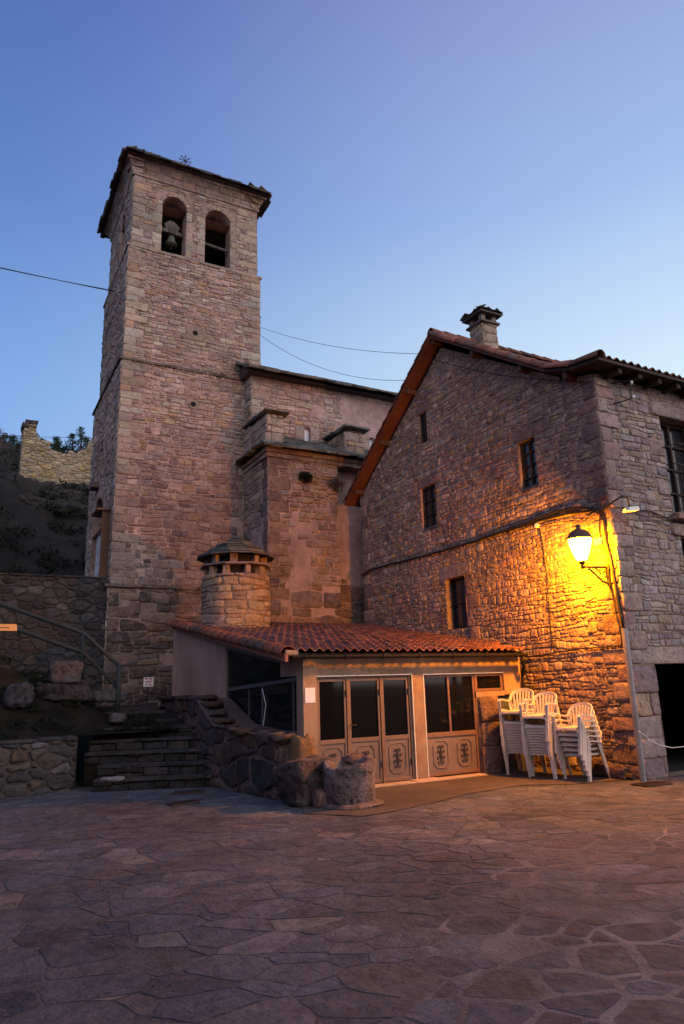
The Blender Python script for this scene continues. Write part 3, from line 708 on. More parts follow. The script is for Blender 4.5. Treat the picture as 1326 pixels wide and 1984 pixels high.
def tower_details():
    rng = random.Random(3)
    for (z, x0, x1, y0, y1, t, p, pal) in ((4.50, 3.40, 7.4, 19.88, 25.4, .09, .09, P_DARK), (11.40, 3.46, 7.95, 20.0, 24.9, .08, .07, P_DARK), (15.34, 3.50, 7.93, 20.03, 24.2, .08, .05, P_ASHLAR), (13.88, 3.50, 7.93, 20.03, 24.2, .03, .03, P_TOWER)):
        mb = MB(); x = x0 - p
        while x < x1 + p:
            w_ = rng.uniform(.35, .8); b = min(x + w_ - .01, x1 + p); mb.box((x, y0 - p - rng.uniform(-.015, .015), z), (b, y0 + .05, z + t + rng.uniform(-.01, .01)), 0, pick(pal, rng), jit=.008); x += w_
        y = y0 - p + .02
        while y < y1:
            w_ = rng.uniform(.35, .8); b = min(y + w_ - .01, y1 + p); mb.box((x0 - p, y, z), (x0 + .05, b, z + t), 0, pick(pal, rng), jit=.008)
            mb.box((x1 - .05, y, z), (x1 + p, b, z + t), 0, pick(pal, rng), jit=.008); y += w_
        mb.build('string_course', M_STONE, church)
    mb = MB(); x0, x1, y0, y1 = 3.58, 7.84, 20.09, 24.0     # cornice flaring out under the eaves
    def flare(z, h, p0, p1, wmin, wmax, pal):
        # one course whose face leans outwards
        for (a, b, o) in ((Vector((x0 - p1, y0, z)), Vector((x1 + p1, y0, z)), Vector((0, -1, 0))), (Vector((x0, y1 + p1, z)), Vector((x0, y0 - p1, z)), Vector((-1, 0, 0))), (Vector((x1, y0 - p1, z)), Vector((x1, y1 + p1, z)), Vector((1, 0, 0)))):
            d = (b - a).normalized(); L_ = (b - a).length; u = 0
            while u < L_ - .03:
                e = min(L_, u + rng.uniform(wmin, wmax)); j = rng.uniform(-.012, .012); P0, P1 = a + d * (u + .006), a + d * (e - .006)
                P0.x = max(x0 - p1, min(x1 + p1, P0.x)); hz_ = Vector((0, 0, h - rng.uniform(0, .02)))
                def cl(v, p): return Vector((max(x0 - p, min(x1 + p, v.x)), max(y0 - p, min(y1 + p, v.y)), v.z))
                f0, f1 = cl(P0 + o * (p0 + j), p0 + abs(j)), cl(P1 + o * (p0 + j), p0 + abs(j)); t0, t1 = P0 + o * (p1 + j) + hz_, P1 + o * (p1 + j) + hz_; b0, b1 = P0 - o * .25, P1 - o * .25
                mb.add([f0, f1, t1, t0, b0, b1, b1 + hz_, b0 + hz_], [(0, 1, 2, 3), (3, 2, 6, 7), (0, 4, 5, 1), (0, 3, 7, 4), (1, 5, 6, 2)], 0, pick(pal, rng)); u = e
    flare(18.02, .08, .05, .06, .3, .7, P_TOWER); flare(18.10, .16, .03, .11, .18, .45, P_TOWER); flare(18.265, .17, .11, .22, .2, .5, P_CHAPEL); flare(18.43, .10, .25, .27, .3, .7, P_TOWER)
    mb.build('cornice', M_STONE, church)
    mb = MB(); A = [(3.27, 19.67, 18.53), (8.12, 19.67, 18.53), (8.12, 24.42, 18.53), (3.27, 24.42, 18.53)]; T = (5.7, 22.05, 20.25)
    mb.add(A + [(5.7, 22.05, 20.2)], [(0, 1, 4), (1, 2, 4), (2, 3, 4), (3, 0, 4), (3, 2, 1, 0)], 0, (.08, .07, .065))
    for k in range(4):
        a, b = Vector(A[k]), Vector(A[(k + 1) % 4]); al = (b - a).normalized(); mid = (a + b) / 2; up = (Vector(T) - mid); L = up.length; up = up.normalized(); nrows = 8
        for r_ in range(nrows):
            t = r_ / nrows; hw = (b - a).length / 2 * (1 - t)
            slates(mb, mid - al * hw + up * (L * t - .06), al, up, 2 * hw, .2, .42, .30, .05, P_SLATE, rng)
    mb.build('tower_roof', M_SLATE, church)
    # star shaped iron finial
    mb = MB(); c = Vector((5.72, 21.95, 20.80)); mb.tube([(5.72, 21.95, 20.1), tuple(c)], .022)
    for k in range(4):
        an = math.pi * k / 4; d = Vector((math.cos(an), 0, math.sin(an))) * .24; mb.tube([c - d, c + d], .014, 6)
    for k in range(8):
        an = math.pi * k / 4; d = Vector((math.cos(an), 0, math.sin(an))) * .19; e = Vector((-math.sin(an), 0, math.cos(an))) * .05; mb.tube([c + d - e, c + d + e], .009, 5)
    mb.build('finial', M_IRON, church)
    # sills and belfry beams
    for (a, b) in ((4.42, 5.46), (5.84, 7.0)):
        mb = MB(); mb.box((a, 19.98, 15.32), (b, 20.55, 15.42), 0, (.26, .20, .165), jit=.006); mb.build('window_sill', M_STONE, church, bevel=.012)
    mb = MB(); mb.tube([(5.95, 20.28, 16.33), (6.9, 20.30, 16.27)], .05, 8); mb.build('beam', MATS.get('old_grey_wood') or mat('old_grey_wood', (.10, .09, .085), .85, .35, 9, .6, 30), church)
    # belfry floor, inner walls
    mb = MB(); mb.box((3.62, 20.6, 15.3), (7.8, 23.95, 15.41)); mb.box((3.62, 23.3, 15.42), (7.8, 23.95, 17.98)); mb.build('belfry_floor', M_SHADE, church)
    # side door, its shutter and the little wooden canopy box on the left face
    pt = plane((3.46, 24.9, 0), (0, -1, 0), (0, 0, 1))
    mb = MB()
    for k in range(6): mb.prism([pt(1.25, 4.6 + .36 * k, -.16), pt(3.25, 4.6 + .36 * k, -.16), pt(3.25, 4.94 + .36 * k, -.16), pt(1.25, 4.94 + .36 * k, -.16)], (-.03, 0, 0), 0, None)
    o = mb.build('door', M_WHITE if False else mat('grey_boards', (.48, .45, .46), .85, .3, 6, .5, 20), church)
    o['label'] = 'pale boarded door in tall arch on the left side of the tower'
    mb = MB(); mb.box((3.05, 20.35, 6.78), (3.44, 21.35, 6.84)); mb.box((3.22, 20.42, 4.72), (3.44, 20.47, 6.77)); mb.build('door_shutter', M_BEAM, church)
    mb = MB(); mb.prism([pt(1.95, 8.5, -.2), pt(2.4, 8.5, -.2), pt(2.4, 9.6, -.2), pt(1.95, 9.6, -.2)], (.02, 0, 0)); mb.build('slit_window', M_PANE, church)
    mb = MB(); mb.box((3.2, 22.7, 8.1), (3.5, 23.3, 8.3), 0, (.12, .09, .08), jit=.03); mb.build('corbel', M_STONE, church, bevel=.02)
tower_details()
bell = thing('bell', 'small bronze bell hanging from a wooden yoke in the left belfry arch', 'bell', (4.93, 20.42, 16.2))
def build_bell():
    c = (4.93, 20.42, 0)
    mb = MB(); mb.lathe([(.215, 16.02), (.20, 16.05), (.155, 16.11), (.13, 16.20), (.115, 16.28), (.09, 16.33), (.05, 16.36), (0.0, 16.365)], c, 28); mb.build('bell_body', M_BELL, bell, smooth=True)
    mb = MB(); mb.tube([(4.93, 20.42, 16.1), (4.93, 20.42, 15.9)], .012); mb.lathe([(0, 15.84), (.035, 15.87), (.035, 15.91), (0, 15.94)], c, 12); mb.build('clapper', M_IRON, bell)
    mb = MB(); P = [(-.40, 16.36), (.40, 16.30), (.40, 16.42), (.20, 16.44), (.26, 16.62), (.14, 16.72), (.05, 16.80), (-.07, 16.80), (-.16, 16.72), (-.26, 16.64), (-.18, 16.46), (-.40, 16.48)]
    mb.prism([(4.93 + a, 20.36, b + .10) for a, b in P], (0, .12, 0)); yoke = mb.build('headstock', mat('old_grey_wood', (.10, .09, .085), .85, .35, 9, .6, 30), bell)
    mb = MB()
    for dx in (-.12, -.04, .04, .12): mb.tube([(4.93 + dx * .5, 20.34, 16.25), (4.93 + dx * 1.1, 20.345, 16.68)], .009, 6)
    mb.build('iron_strap', M_IRON, yoke)
build_bell()
def build_nave():
    rng = random.Random(8)
    fr = plane((7.4, 19.45, 8.0), (1, 0, 0), (0, 0, 1)); W = 9.0; Hh = 3.45
    holes = [(1.84, 1.40, 2.06, 1.93), (4.30, 1.36, 4.52, 1.92)]
    pre = lambda mb: [arch_fill(mb, fr, h, .2, P_ASHLAR, rng) for h in holes]
    skip = lambda u, v: (u > 3.2 and v > 1.55 + .35 * nz(u, v, 2, 1.3) and v < 3.25) or (u > 2.2 and nz(u, v, 4, 1.1) > .22 and v > 1)
    wall('nave_wall', church, fr, [(0, 0), (W, 0), (W, Hh), (0, Hh)], [M_STONE, M_PLASTER], P_TOWER, .27, .15, .028, .018, holes, blocks=quoins(0, 1, 0, Hh, rng=rng) + [(1.5, 1.45, 1.84, 1.95), (2.06, 1.45, 2.4, 1.95), (3.98, 1.4, 4.3, 1.95), (4.52, 1.4, 4.85, 1.95)], bpal=P_ASHLAR, rdepth=.2, skip=skip, seed=9, pre=pre)
    lf = plane((7.4, 20.05, 3.0), (0, -1, 0), (0, 0, 1)); wall('nave_end_wall', church, lf, [(0, 5.0), (.6, 5.0), (.6, 8.45), (0, 8.45)], [M_STONE, M_MORTAR_T], P_ASHLAR, .5, .26, .02, seed=10)
    for h in holes:
        mb = MB(); mb.prism([fr(h[0], h[1], -.1), fr(h[2], h[1], -.1), fr(h[2], h[3], -.1), fr(h[0], h[3], -.1)], (0, .02, 0)); mb.build('window_pane', M_BLUEGL, church)
    mb = MB(); mb.add([(7.2, 19.15, 11.46), (16.4, 19.15, 11.46), (16.4, 24.5, 14.1), (7.2, 24.5, 14.1), (7.2, 19.15, 11.40), (16.4, 19.15, 11.40), (16.4, 24.5, 11.4), (7.2, 24.5, 11.4)], [(0, 1, 2, 3), (0, 4, 5, 1), (0, 3, 7, 4), (1, 5, 6, 2), (4, 7, 6, 5)], 0, (.06, .05, .05))
    up = Vector((0, 5.35, 2.62)).normalized()
    slates(mb, (7.12, 19.02, 11.45), (1, 0, 0), up, 9.3, 5.6, .5, .34, .06, P_SLATE, rng)
    slates(mb, (7.12, 18.98, 11.42), (1, 0, 0), up, 9.3, .1, .6, .30, .07, P_SLATE, rng)
    mb.build('nave_roof', M_SLATE, church)
    mb = MB(); mb.box((7.45, 20.0, 3), (16.2, 24.4, 11.38)); mb.build('nave_core', M_MORTAR_T, church)
    # chapel
    fr = plane((7.4, 18.07, 1.0), (1, 0, 0), (0, 0, 1)); W = 2.28
    plaster = lambda u, v: (3.35 + .3 * nz(u, v, 1, 2) < v < 5.45 + .25 * nz(u, v, 7, 2) and .62 + .25 * nz(u, v, 3, 1.5) < u < 1.35 + .3 * nz(v, u, 9, 1.4)) or (v < 3.6 and nz(u, v, 6, 1.6) > .38)
    Z = [([(0, 5.35), (W, 5.35), (W, 7.25), (0, 7.25)], .25, .15, .045, P_CHAPEL, .022), ([(0, 3.5), (W, 3.5), (W, 5.35), (0, 5.35)], .36, .22, .03, P_CHAPEL, .02), ([(0, 0), (W, 0), (W, 3.5), (0, 3.5)], .62, .36, .028, P_CHAPLOW, .026)]
    wall('chapel_wall', church, fr, [(0, 0), (W, 0), (W, 7.25), (0, 7.25)], [M_STONE, M_PLASTER], P_CHAPEL, blocks=quoins(0, 1, 0, 7.25, .62, .36, .36, rng=rng) + [(2.02, 5.55, 2.24, 6.1)], bpal=P_CHAPLOW, holes=[(1.90, 5.62, 2.0, 6.1)], rdepth=.15, zones=Z, skip=plaster, seed=12, bdepth=.018)
    lf = plane((7.4, 20.0, 1.0), (0, -1, 0), (0, 0, 1)); D = 1.93
    wall('chapel_side_wall', church, lf, [(0, 0), (D, 0), (D, 7.25), (0, 7.25)], [M_STONE, M_PLASTER], P_CHAPEL, .38, .2, .022, blocks=quoins(D, -1, 0, 7.25, .5, .3, .36, rng=rng), bpal=P_CHAPLOW, seed=13, skip=lambda u, v: nz(u, v, 2, .9) > -.05 and v < 5.2)
    rc = plane((9.68, 18.5, 1.0), (1, 0, 0), (0, 0, 1))
    wall('chapel_wall', church, rc, [(0, 0), (4, 0), (4, 7.25), (0, 7.25)], [M_STONE, M_PLASTER], P_CHAPLOW, .5, .3, .02, seed=14, skip=lambda u, v: v > 3.7 + .2 * nz(u, v, 2, 2))
    mb = MB(); mb.box((9.6, 18.09, 1), (9.68, 18.5, 8.25)); mb.box((7.42, 18.09, 1), (9.6, 18.6, 8.24)); mb.box((7.43, 18.52, 1), (13.6, 20.0, 8.23)); mb.build('chapel_core', M_PLASTER, church)
    mb = MB(); p = 0    # cornice
    for k in range(2):
        x = 7.34 - .05 * k
        while x < 12.3:
            w_ = rng.uniform(.3, .7); mb.box((x, 18.0 - .07 * k, 8.24 + .13 * k), (x + w_ - .012, 18.5, 8.24 + .13 * (k + 1) - .008), 0, pick(P_CHAPEL, rng), jit=.01); x += w_
        y = 18.05 - .07 * k
        while y < 19.95:
            w_ = rng.uniform(.3, .6); mb.box((7.33 - .06 * k, y, 8.243 + .13 * k), (7.5, min(20, y + w_) - .012, 8.24 + .13 * (k + 1) - .01), 0, pick(P_CHAPEL, rng), jit=.01); y += w_
    mb.build('cornice', M_STONE, church)
    mb = MB(); up = Vector((0, 1.54, .86)).normalized()
    mb.add([(7.9, 17.9, 8.50), (13.6, 17.9, 8.50), (13.6, 19.44, 9.36), (7.9, 19.44, 9.36), (7.9, 19.44, 8.5), (13.6, 19.44, 8.5)], [(0, 1, 2, 3), (0, 3, 4), (0, 4, 5, 1)], 0, (.06, .055, .05))
    P2 = [(.115, .125, .125, 3), (.09, .095, .09, 2), (.14, .135, .12, 1), (.07, .065, .06, 1)]
    slates(mb, (7.93, 17.78, 8.50), (1, 0, 0), up, 5.6, 1.55, .42, .28, .045, P2, rng); slates(mb, (7.16, 17.78, 8.50), (1, 0, 0), up, .8, .2, .42, .28, .045, P2, rng); slates(mb, (7.12, 20.0, 8.49), (0, -1, 0), (1, 0, .25), 2.2, .1, .45, .26, .045, P2, rng); slates(mb, (7.16, 17.74, 8.46), (1, 0, 0), up, 6.4, .1, .5, .26, .05, P_SLATE, rng)
    mb.build('chapel_roof', M_SLATE, church)
    for (x0, x1, z0, z1) in ((7.4, 7.93, 8.55, 9.62), (10.05, 10.72, 8.7, 9.5)):
        f = plane((x0, 18.15, z0), (1, 0, 0), (0, 0, 1)); s_ = plane((x0, 19.44, z0), (0, -1, 0), (0, 0, 1)); mb = MB(); w_, h_ = x1 - x0, z1 - z0
        mb.box((x0 + .004, 18.154, z0), (x1 - .004, 19.44, z1), 1)
        for (q, L_) in ((f, w_), (s_, 1.29)):
            for c in cells([(0, 0), (L_, 0), (L_, h_), (0, h_)], .36, .27, .2, .016, (), None, rng, .3): add_stone(mb, c, q, .025, P_ASHLAR if x0 < 9 else P_TOWER, 0, rng=rng, round_=.12)
        b = mb.build('buttress', [M_STONE, M_MORTAR], church, smooth=True)
        mb = MB(); slates(mb, (x0 - .12, 18.02, z1 - .01), (1, 0, 0), (0, 1, .04), w_ + .26, 1.3, .4, .4, .05, P_SLATE, rng); mb.build('cap_slab', M_SLATE, b)
build_nave()
for (x, z, r_, mm, lab, cat) in ((8.57, 7.72, .24, M_LEAF, 'dark green tuft growing high on the chapel wall', 'plant'), (9.62, 7.62, .30, M_TWIG, 'reddish dry plant rooted in the chapel wall under the eaves, right of the green tuft', 'plant')):
    mb = MB(); leaf_cloud(mb, (x, 17.98, z), r_, 700, .035, random.Random(int(x)), sq=(1, .55, .8))
    for k in range(26):
        a = random.uniform(-1.3, 1.3); mb.tube([(x, 18.05, z - r_ * .4), (x + math.sin(a) * r_ * .6, 17.95 - random.random() * .1, z + .1 * math.cos(a)), (x + math.sin(a) * r_ * 1.1, 17.9, z - .05 + r_ * .7 * math.cos(a) * random.random())], .004, 4)
    tag(mb.build('wall_plant', mm), lab, cat)

# ================================================================== HOUSE WITH GABLE
house = thing('stone_house', 'large rubble stone house with a tiled gable roof and a chimney, right of the annex', 'house', (12.5, 13, 0))
GX, HY = 10.22, 8.55
gpt = plane((GX, 17.62, 0), (0, -1, 0), (0, 0, 1))          # u = 17.62 - y
fpt = plane((GX, HY, 0), (1, 0, 0), (0, 0, 1))              # u = x - 10.22
def build_house():
    rng = random.Random(31)
    A = [(0, 0), (8.25, 0), (8.25, 7.62), (4.43, 10.06), (0, 7.17)]; B = [(8.25, 0), (9.07, 0), (9.07, 7.36), (8.25, 7.55)]
    holes = [(6.86, 5.56, 7.37, 6.65), (3.16, 5.46, 3.79, 6.6), (3.26, 7.79, 3.60, 8.62), (3.97, 2.9, 4.72, 4.1)]
    bl = quoins(9.07, -1, 0, 7.3, .46, .26, .30, rng=rng) + quoins(0, 1, 0, 7.1, .5, .3, .36, rng=rng)
    bl += [(6.72, 6.65, 7.85, 6.93), (2.98, 6.6, 4.0, 6.82), (3.12, 8.62, 3.8, 8.82), (3.7, 4.1, 5.0, 4.42), (4.72, 2.9, 5.0, 3.3), (4.72, 3.3, 5.22, 3.62), (4.72, 3.62, 4.95, 4.1), (4.75, 2.2, 5.15, 2.9)]
    wall('gable_wall', house, gpt, [A, B], [M_STONE, M_MORTAR], P_HOUSE, .155, .092, .018, .013, holes, bl, P_BASE, .26, .405, bdepth=.022, seed=32, power=1.1, drop=.03)
    for h, ny, dp_ in zip(holes, (4, 3, 3, 2), (.11, .09, .10, .2)):
        window_frame(house, gpt, h, dp_, M_WOODD, M_PANE, 2 if ny > 2 else 1, ny, .045, .018)
    for h in holes[:2]:      # sloping sills
        mb = MB(); mb.prism([gpt(h[0], h[1], .035), gpt(h[0], h[1], -.085), gpt(h[0], h[1] + .10, -.085)], gpt(h[2], 0) - gpt(h[0], 0), 0, (.10, .08, .085)); mb.build('window_sill', M_STONE, house)
    # street facade
    fh = [(.63, .01, 3.1, 1.89), (1.75, 4.74, 2.85, 6.76), (1.86, 3.25, 2.7, 4.29)]
    bl = quoins(0, 1, 1.9, 7.3, .44, .28, .30, rng=rng)[:] + [(.0, 0, .55, .34), (0, .34, .36, .66), (.36, .34, .63, .66), (0, .66, .6, 1.02), (0, 1.02, .4, 1.4), (.4, 1.02, .63, 1.4), (0, 1.4, .62, 1.88)]
    bl += [(.3, 1.89, 1.9, 2.2), (1.9, 1.89, 3.5, 2.2), (1.45, 6.76, 3.15, 7.05), (1.6, 4.29, 2.9, 4.55), (1.4, 5.1, 1.75, 5.42), (1.3, 5.9, 1.75, 6.25)]
    wall('facade_wall', house, fpt, [(0, 0), (5.6, 0), (5.6, 7.36), (0, 7.36)], [M_STONE, M_MORTAR], [(c[0] * .95, c[1] * 1.02, c[2] * 1.05, c[3]) for c in P_FAC], .22, .115, .018, .014, fh, bl, P_FAC, .32, .4, bdepth=.03, seed=33, power=1.0, drop=.03)
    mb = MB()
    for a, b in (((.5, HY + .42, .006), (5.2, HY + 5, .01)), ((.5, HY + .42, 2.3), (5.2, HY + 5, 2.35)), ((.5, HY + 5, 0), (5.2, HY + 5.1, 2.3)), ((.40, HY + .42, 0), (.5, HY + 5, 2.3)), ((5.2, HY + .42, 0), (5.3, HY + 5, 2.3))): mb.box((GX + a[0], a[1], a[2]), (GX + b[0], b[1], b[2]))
    mb.build('garage_interior', M_SHADE, house)
    window_frame(house, fpt, fh[1], .26, M_WOODD, M_PANE, 2, 4, .07, .03, 'balcony_door'); window_frame(house, fpt, fh[2], .24, M_WOODD, M_PANE, 2, 2, .06, .025)
    mb = MB(); mb.box((11.86, 8.34, 4.60), (13.2, 8.56, 4.72)); slab = mb.build('balcony_slab', M_MORTAR, house, bevel=.01)
    mb = MB(); y = 8.38
    mb.tube([(11.98, 8.54, 5.72), (11.98, y, 5.72), (13.05, y, 5.72), (13.05, 8.54, 5.72)], .014, 6); mb.tube([(11.98, y, 4.80), (13.05, y, 4.80)], .010, 6)
    for k in range(12): mb.tube([(11.98 + k * .0973, y, 4.72), (11.98 + k * .0973, y, 5.72)], .008, 6)
    mb.build('balcony_railing', M_IRON, house)
    mb = MB(); mb.tube([(11.75, 8.42, 6.02), (12.0, 8.25, 6.1), (13.0, 8.2, 6.05)], .012, 6); mb.build('hanging_rod', M_IRON, house)
    # core
    mb = MB(); C = [(17.6, 0), (8.9, 0), (8.9, 7.2), (9.4, 7.5), (13.19, 9.9), (17.6, 7.05)]
    mb.prism([(15.82, a, b) for a, b in C], (.06, 0, 0)); mb.box((10.24, 17.55, 0), (15.8, 17.6, 7.0)); mb.build('rear_wall', M_MORTAR, house)
    # roof: soffit boards, purlins, tiles
    PR = [(18.02, 7.12), (13.17, 10.40), (9.44, 7.84), (8.78, 7.60), (8.08, 7.50)]
    def layer(x0, x1, o0, o1):
        nonlocal PR
        mb = MB(); n = len(PR)
        vs = [(x, y, z + o) for o in (o0, o1) for x in (x0, x1) for y, z in PR]
        fs = []
        for k in range(n - 1): fs += [(k, k + 1, n + k + 1, n + k), (2 * n + k, 3 * n + k, 3 * n + k + 1, 2 * n + k + 1), (k, 2 * n + k, 2 * n + k + 1, k + 1), (n + k, n + k + 1, 3 * n + k + 1, 3 * n + k)]
        fs += [(0, n, 3 * n, 2 * n), (n - 1, 3 * n - 1, 4 * n - 1, 2 * n - 1)]
        mb.add(vs, fs); return mb
    FULL = PR; PR = FULL[:3]; layer(9.86, 15.95, -.14, -.085).build('roof_boards', M_SOFFIT, house)
    PR = FULL[2:]; layer(9.86, 15.95, -.14, -.085).build('eave_boards', M_WOODD, house); PR = FULL
    for y in (17.45, 15.9, 14.45, 13.17, 11.7, 10.2, 9.0):
        for k in range(len(PR) - 1):
            if PR[k + 1][0] <= y <= PR[k][0]: z = PR[k][1] + (PR[k][0] - y) / (PR[k][0] - PR[k + 1][0]) * (PR[k + 1][1] - PR[k][1])
        mb = MB(); mb.box((9.93, y - .06, z - .30), (10.24, y + .06, z - .16)); mb.build('purlin', M_BEAM, house, bevel=.01)
    for k in range(10):
        x = 10.45 + k * .56; mb = MB(); mb.prism([(x, 8.16, 7.36), (x, 8.16, 7.25), (x, 8.60, 7.28), (x, 8.60, 7.42)], (.1, 0, 0)); mb.build('rafter_end', M_WOODD, house)
    mb = MB(); rr = random.Random(6)
    for k in range(len(PR) - 1):
        a, b = Vector((9.95, *PR[k])), Vector((9.95, *PR[k + 1]))
        if k == 0: up = (b - a); org = a; al = Vector((-1, 0, 0)); org = a + Vector((6.0, 0, 0))
        else: up = (a - b); org = b; al = Vector((1, 0, 0))
        nrm = al.cross(up).normalized()
        if nrm.z < 0: nrm = -nrm
        rows = max(1, int(round(up.length / .38))); tile_sheet(mb, org + nrm * -.075, al, up, nrm, 6.0, rows, up.length / rows, .2, .06, .018, P_TILED, rng=rr, seg=7)
    mb.build('roof_tiles', M_TILE, house, smooth=False)
    mb = MB()
    for k in range(1, len(PR) - 1): barrel_run(mb, Vector((9.93, PR[k + 1][0], PR[k + 1][1] - .05)), Vector((9.93, PR[k][0], PR[k][1] - .05)), .115, .40, P_TILED, rng=rr)
    barrel_run(mb, (9.93, 18.02, 7.07), (9.93, 13.17, 10.35), .10, .40, P_TILED, rng=rr)
    barrel_run(mb, (9.88, 13.17, 10.40), (15.9, 13.17, 10.40), .12, .42, P_TILED, rng=rr)
    mb.build('verge_tiles', M_TILE, house, smooth=True)
    # chimney
    x0, x1, y0, y1, z0, z1 = 11.35, 11.84, 12.84, 13.36, 9.4, 10.90
    mb = MB(); mb.box((x0 + .005, y0 + .005, z0), (x1 - .005, y1 - .005, z1), 1)
    P_CH = [(.36, .27, .20, 3), (.32, .24, .19, 2), (.42, .29, .17, 1)]
    for q, L_ in ((plane((x0, y0, z0), (1, 0, 0), (0, 0, 1)), x1 - x0), (plane((x0, y1, z0), (0, -1, 0), (0, 0, 1)), y1 - y0), (plane((x1, y0, z0), (0, 1, 0), (0, 0, 1)), y1 - y0)):
        for c in cells([(0, 0), (L_, 0), (L_, z1 - z0), (0, z1 - z0)], .27, .22, .35, .02, (), None, rng, .8): add_stone(mb, c, q, .018, P_CH, 0, rng=rng)
    ch = mb.build('chimney', [M_STONE, M_MORTAR], house, smooth=True)
    mb = MB(); mb.box((x0 - .07, y0 - .07, z1), (x1 + .07, y1 + .07, z1 + .05), 0, (.12, .10, .09), jit=.008); mb.build('chimney_slab', M_SLATE, ch)
    for a in (x0 + .06, x1 - .06):
        for b in (y0 + .06, y1 - .06): mb = MB(); mb.box((a - .06, b - .06, z1 + .052), (a + .06, b + .06, z1 + .24), 0, (.2, .16, .14), jit=.008); mb.build('chimney_pier', M_STONE, ch)
    mb = MB(); a = .13; P = [(x0 - a, y0 - a), (x1 + a, y0 - a), (x1 + a, y1 + a), (x0 - a, y1 + a)]; zc = z1 + .245
    mb.add([(x, y, zc) for x, y in P] + [(x, y, zc + .05) for x, y in P] + [((x0 + x1) / 2, (y0 + y1) / 2, zc + .30)], [(3, 2, 1, 0), (0, 1, 5, 4), (1, 2, 6, 5), (2, 3, 7, 6), (3, 0, 4, 7), (4, 5, 8), (5, 6, 8), (6, 7, 8), (7, 4, 8)], 0, (.07, .065, .06))
    for k in range(4):
        p, q = Vector((*P[k], zc + .05)), Vector((*P[(k + 1) % 4], zc + .05)); ap = Vector(((x0 + x1) / 2, (y0 + y1) / 2, zc + .30)); al = (q - p).normalized(); up = ap - (p + q) / 2; L = up.length; up.normalize()
        for t in (0, .42):
            hw = (q - p).length / 2 * (1 - t) - .01; slates(mb, (p + q) / 2 - al * hw + up * L * t, al, up, 2 * hw, .1, .3, .15, .012, P_SLATE, rng, over=.02)
    mb.box(((x0 + x1) / 2 - .06, (y0 + y1) / 2 - .06, zc + .28), ((x0 + x1) / 2 + .06, (y0 + y1) / 2 + .06, zc + .40), 0, (.1, .09, .08), jit=.015)
    mb.build('chimney_cap', M_SLATE, ch)
build_house()

# ================================================================== UNSEEN HOUSES ADDED TO SHADE THE PLAZA (behind and left of the viewer)
def shade_house(x0, y0, x1, y1, h, side, lab):
    t = thing('added_shade_house', lab, 'house', ((x0 + x1) / 2, (y0 + y1) / 2, 0)); mb = MB(); mb.box((x0, y0, 0), (x1, y1, h)); mb.build('wall', M_PLASTER, t)
    mb = MB()
    if side == 'N': rx = (y0 + y1) / 2; mb.add([(x0 - .3, y0 - .4, h + .003), (x1 + .3, y0 - .4, h + .003), (x1 + .3, y1 + .4, h + .003), (x0 - .3, y1 + .4, h + .003), (x0 - .3, rx, h + 1.6), (x1 + .3, rx, h + 1.6)], [(0, 1, 5, 4), (2, 3, 4, 5), (0, 4, 3), (1, 2, 5), (3, 2, 1, 0)], 0, (.2, .09, .07))
    else: rx = (x0 + x1) / 2; mb.add([(x0 - .4, y0 - .3, h + .003), (x1 + .4, y0 - .3, h + .003), (x1 + .4, y1 + .3, h + .003), (x0 - .4, y1 + .3, h + .003), (rx, y0 - .3, h + 1.6), (rx, y1 + .3, h + 1.6)], [(0, 4, 5, 3), (1, 2, 5, 4), (0, 1, 4), (2, 3, 5), (3, 2, 1, 0)], 0, (.2, .09, .07))
    mb.build('roof', M_TILE, t)
    if side == 'N': p = plane((x1, y1, 0), (-1, 0, 0), (0, 0, 1)); L_ = x1 - x0
    else: p = plane((x1, y0, 0), (0, 1, 0), (0, 0, 1)); L_ = y1 - y0
    for k in range(int(L_ / 2.6)):
        u = 1.0 + k * 2.6
        for v in (1.0, 4.0):
            if v + 1.4 > h: continue
            w_ = MB(); w_.prism([p(u, v, .01), p(u + .9, v, .01), p(u + .9, v + 1.2, .01), p(u, v + 1.2, .01)], p(0, 0, .05) - p(0, 0, 0)); w_.build('window', M_PANE, t)
shade_house(-16, -13, -1, -6, 7.0, 'N', 'unseen plain house added for its shade, behind the viewer on the left')
shade_house(.5, -15, 16, -9, 6.5, 'N', 'unseen plain house added for its shade, behind the viewer on the right')
shade_house(-13, -4, -5.5, 9.5, 6.2, 'E', 'unseen plain house added for its shade, on the left side of the plaza')

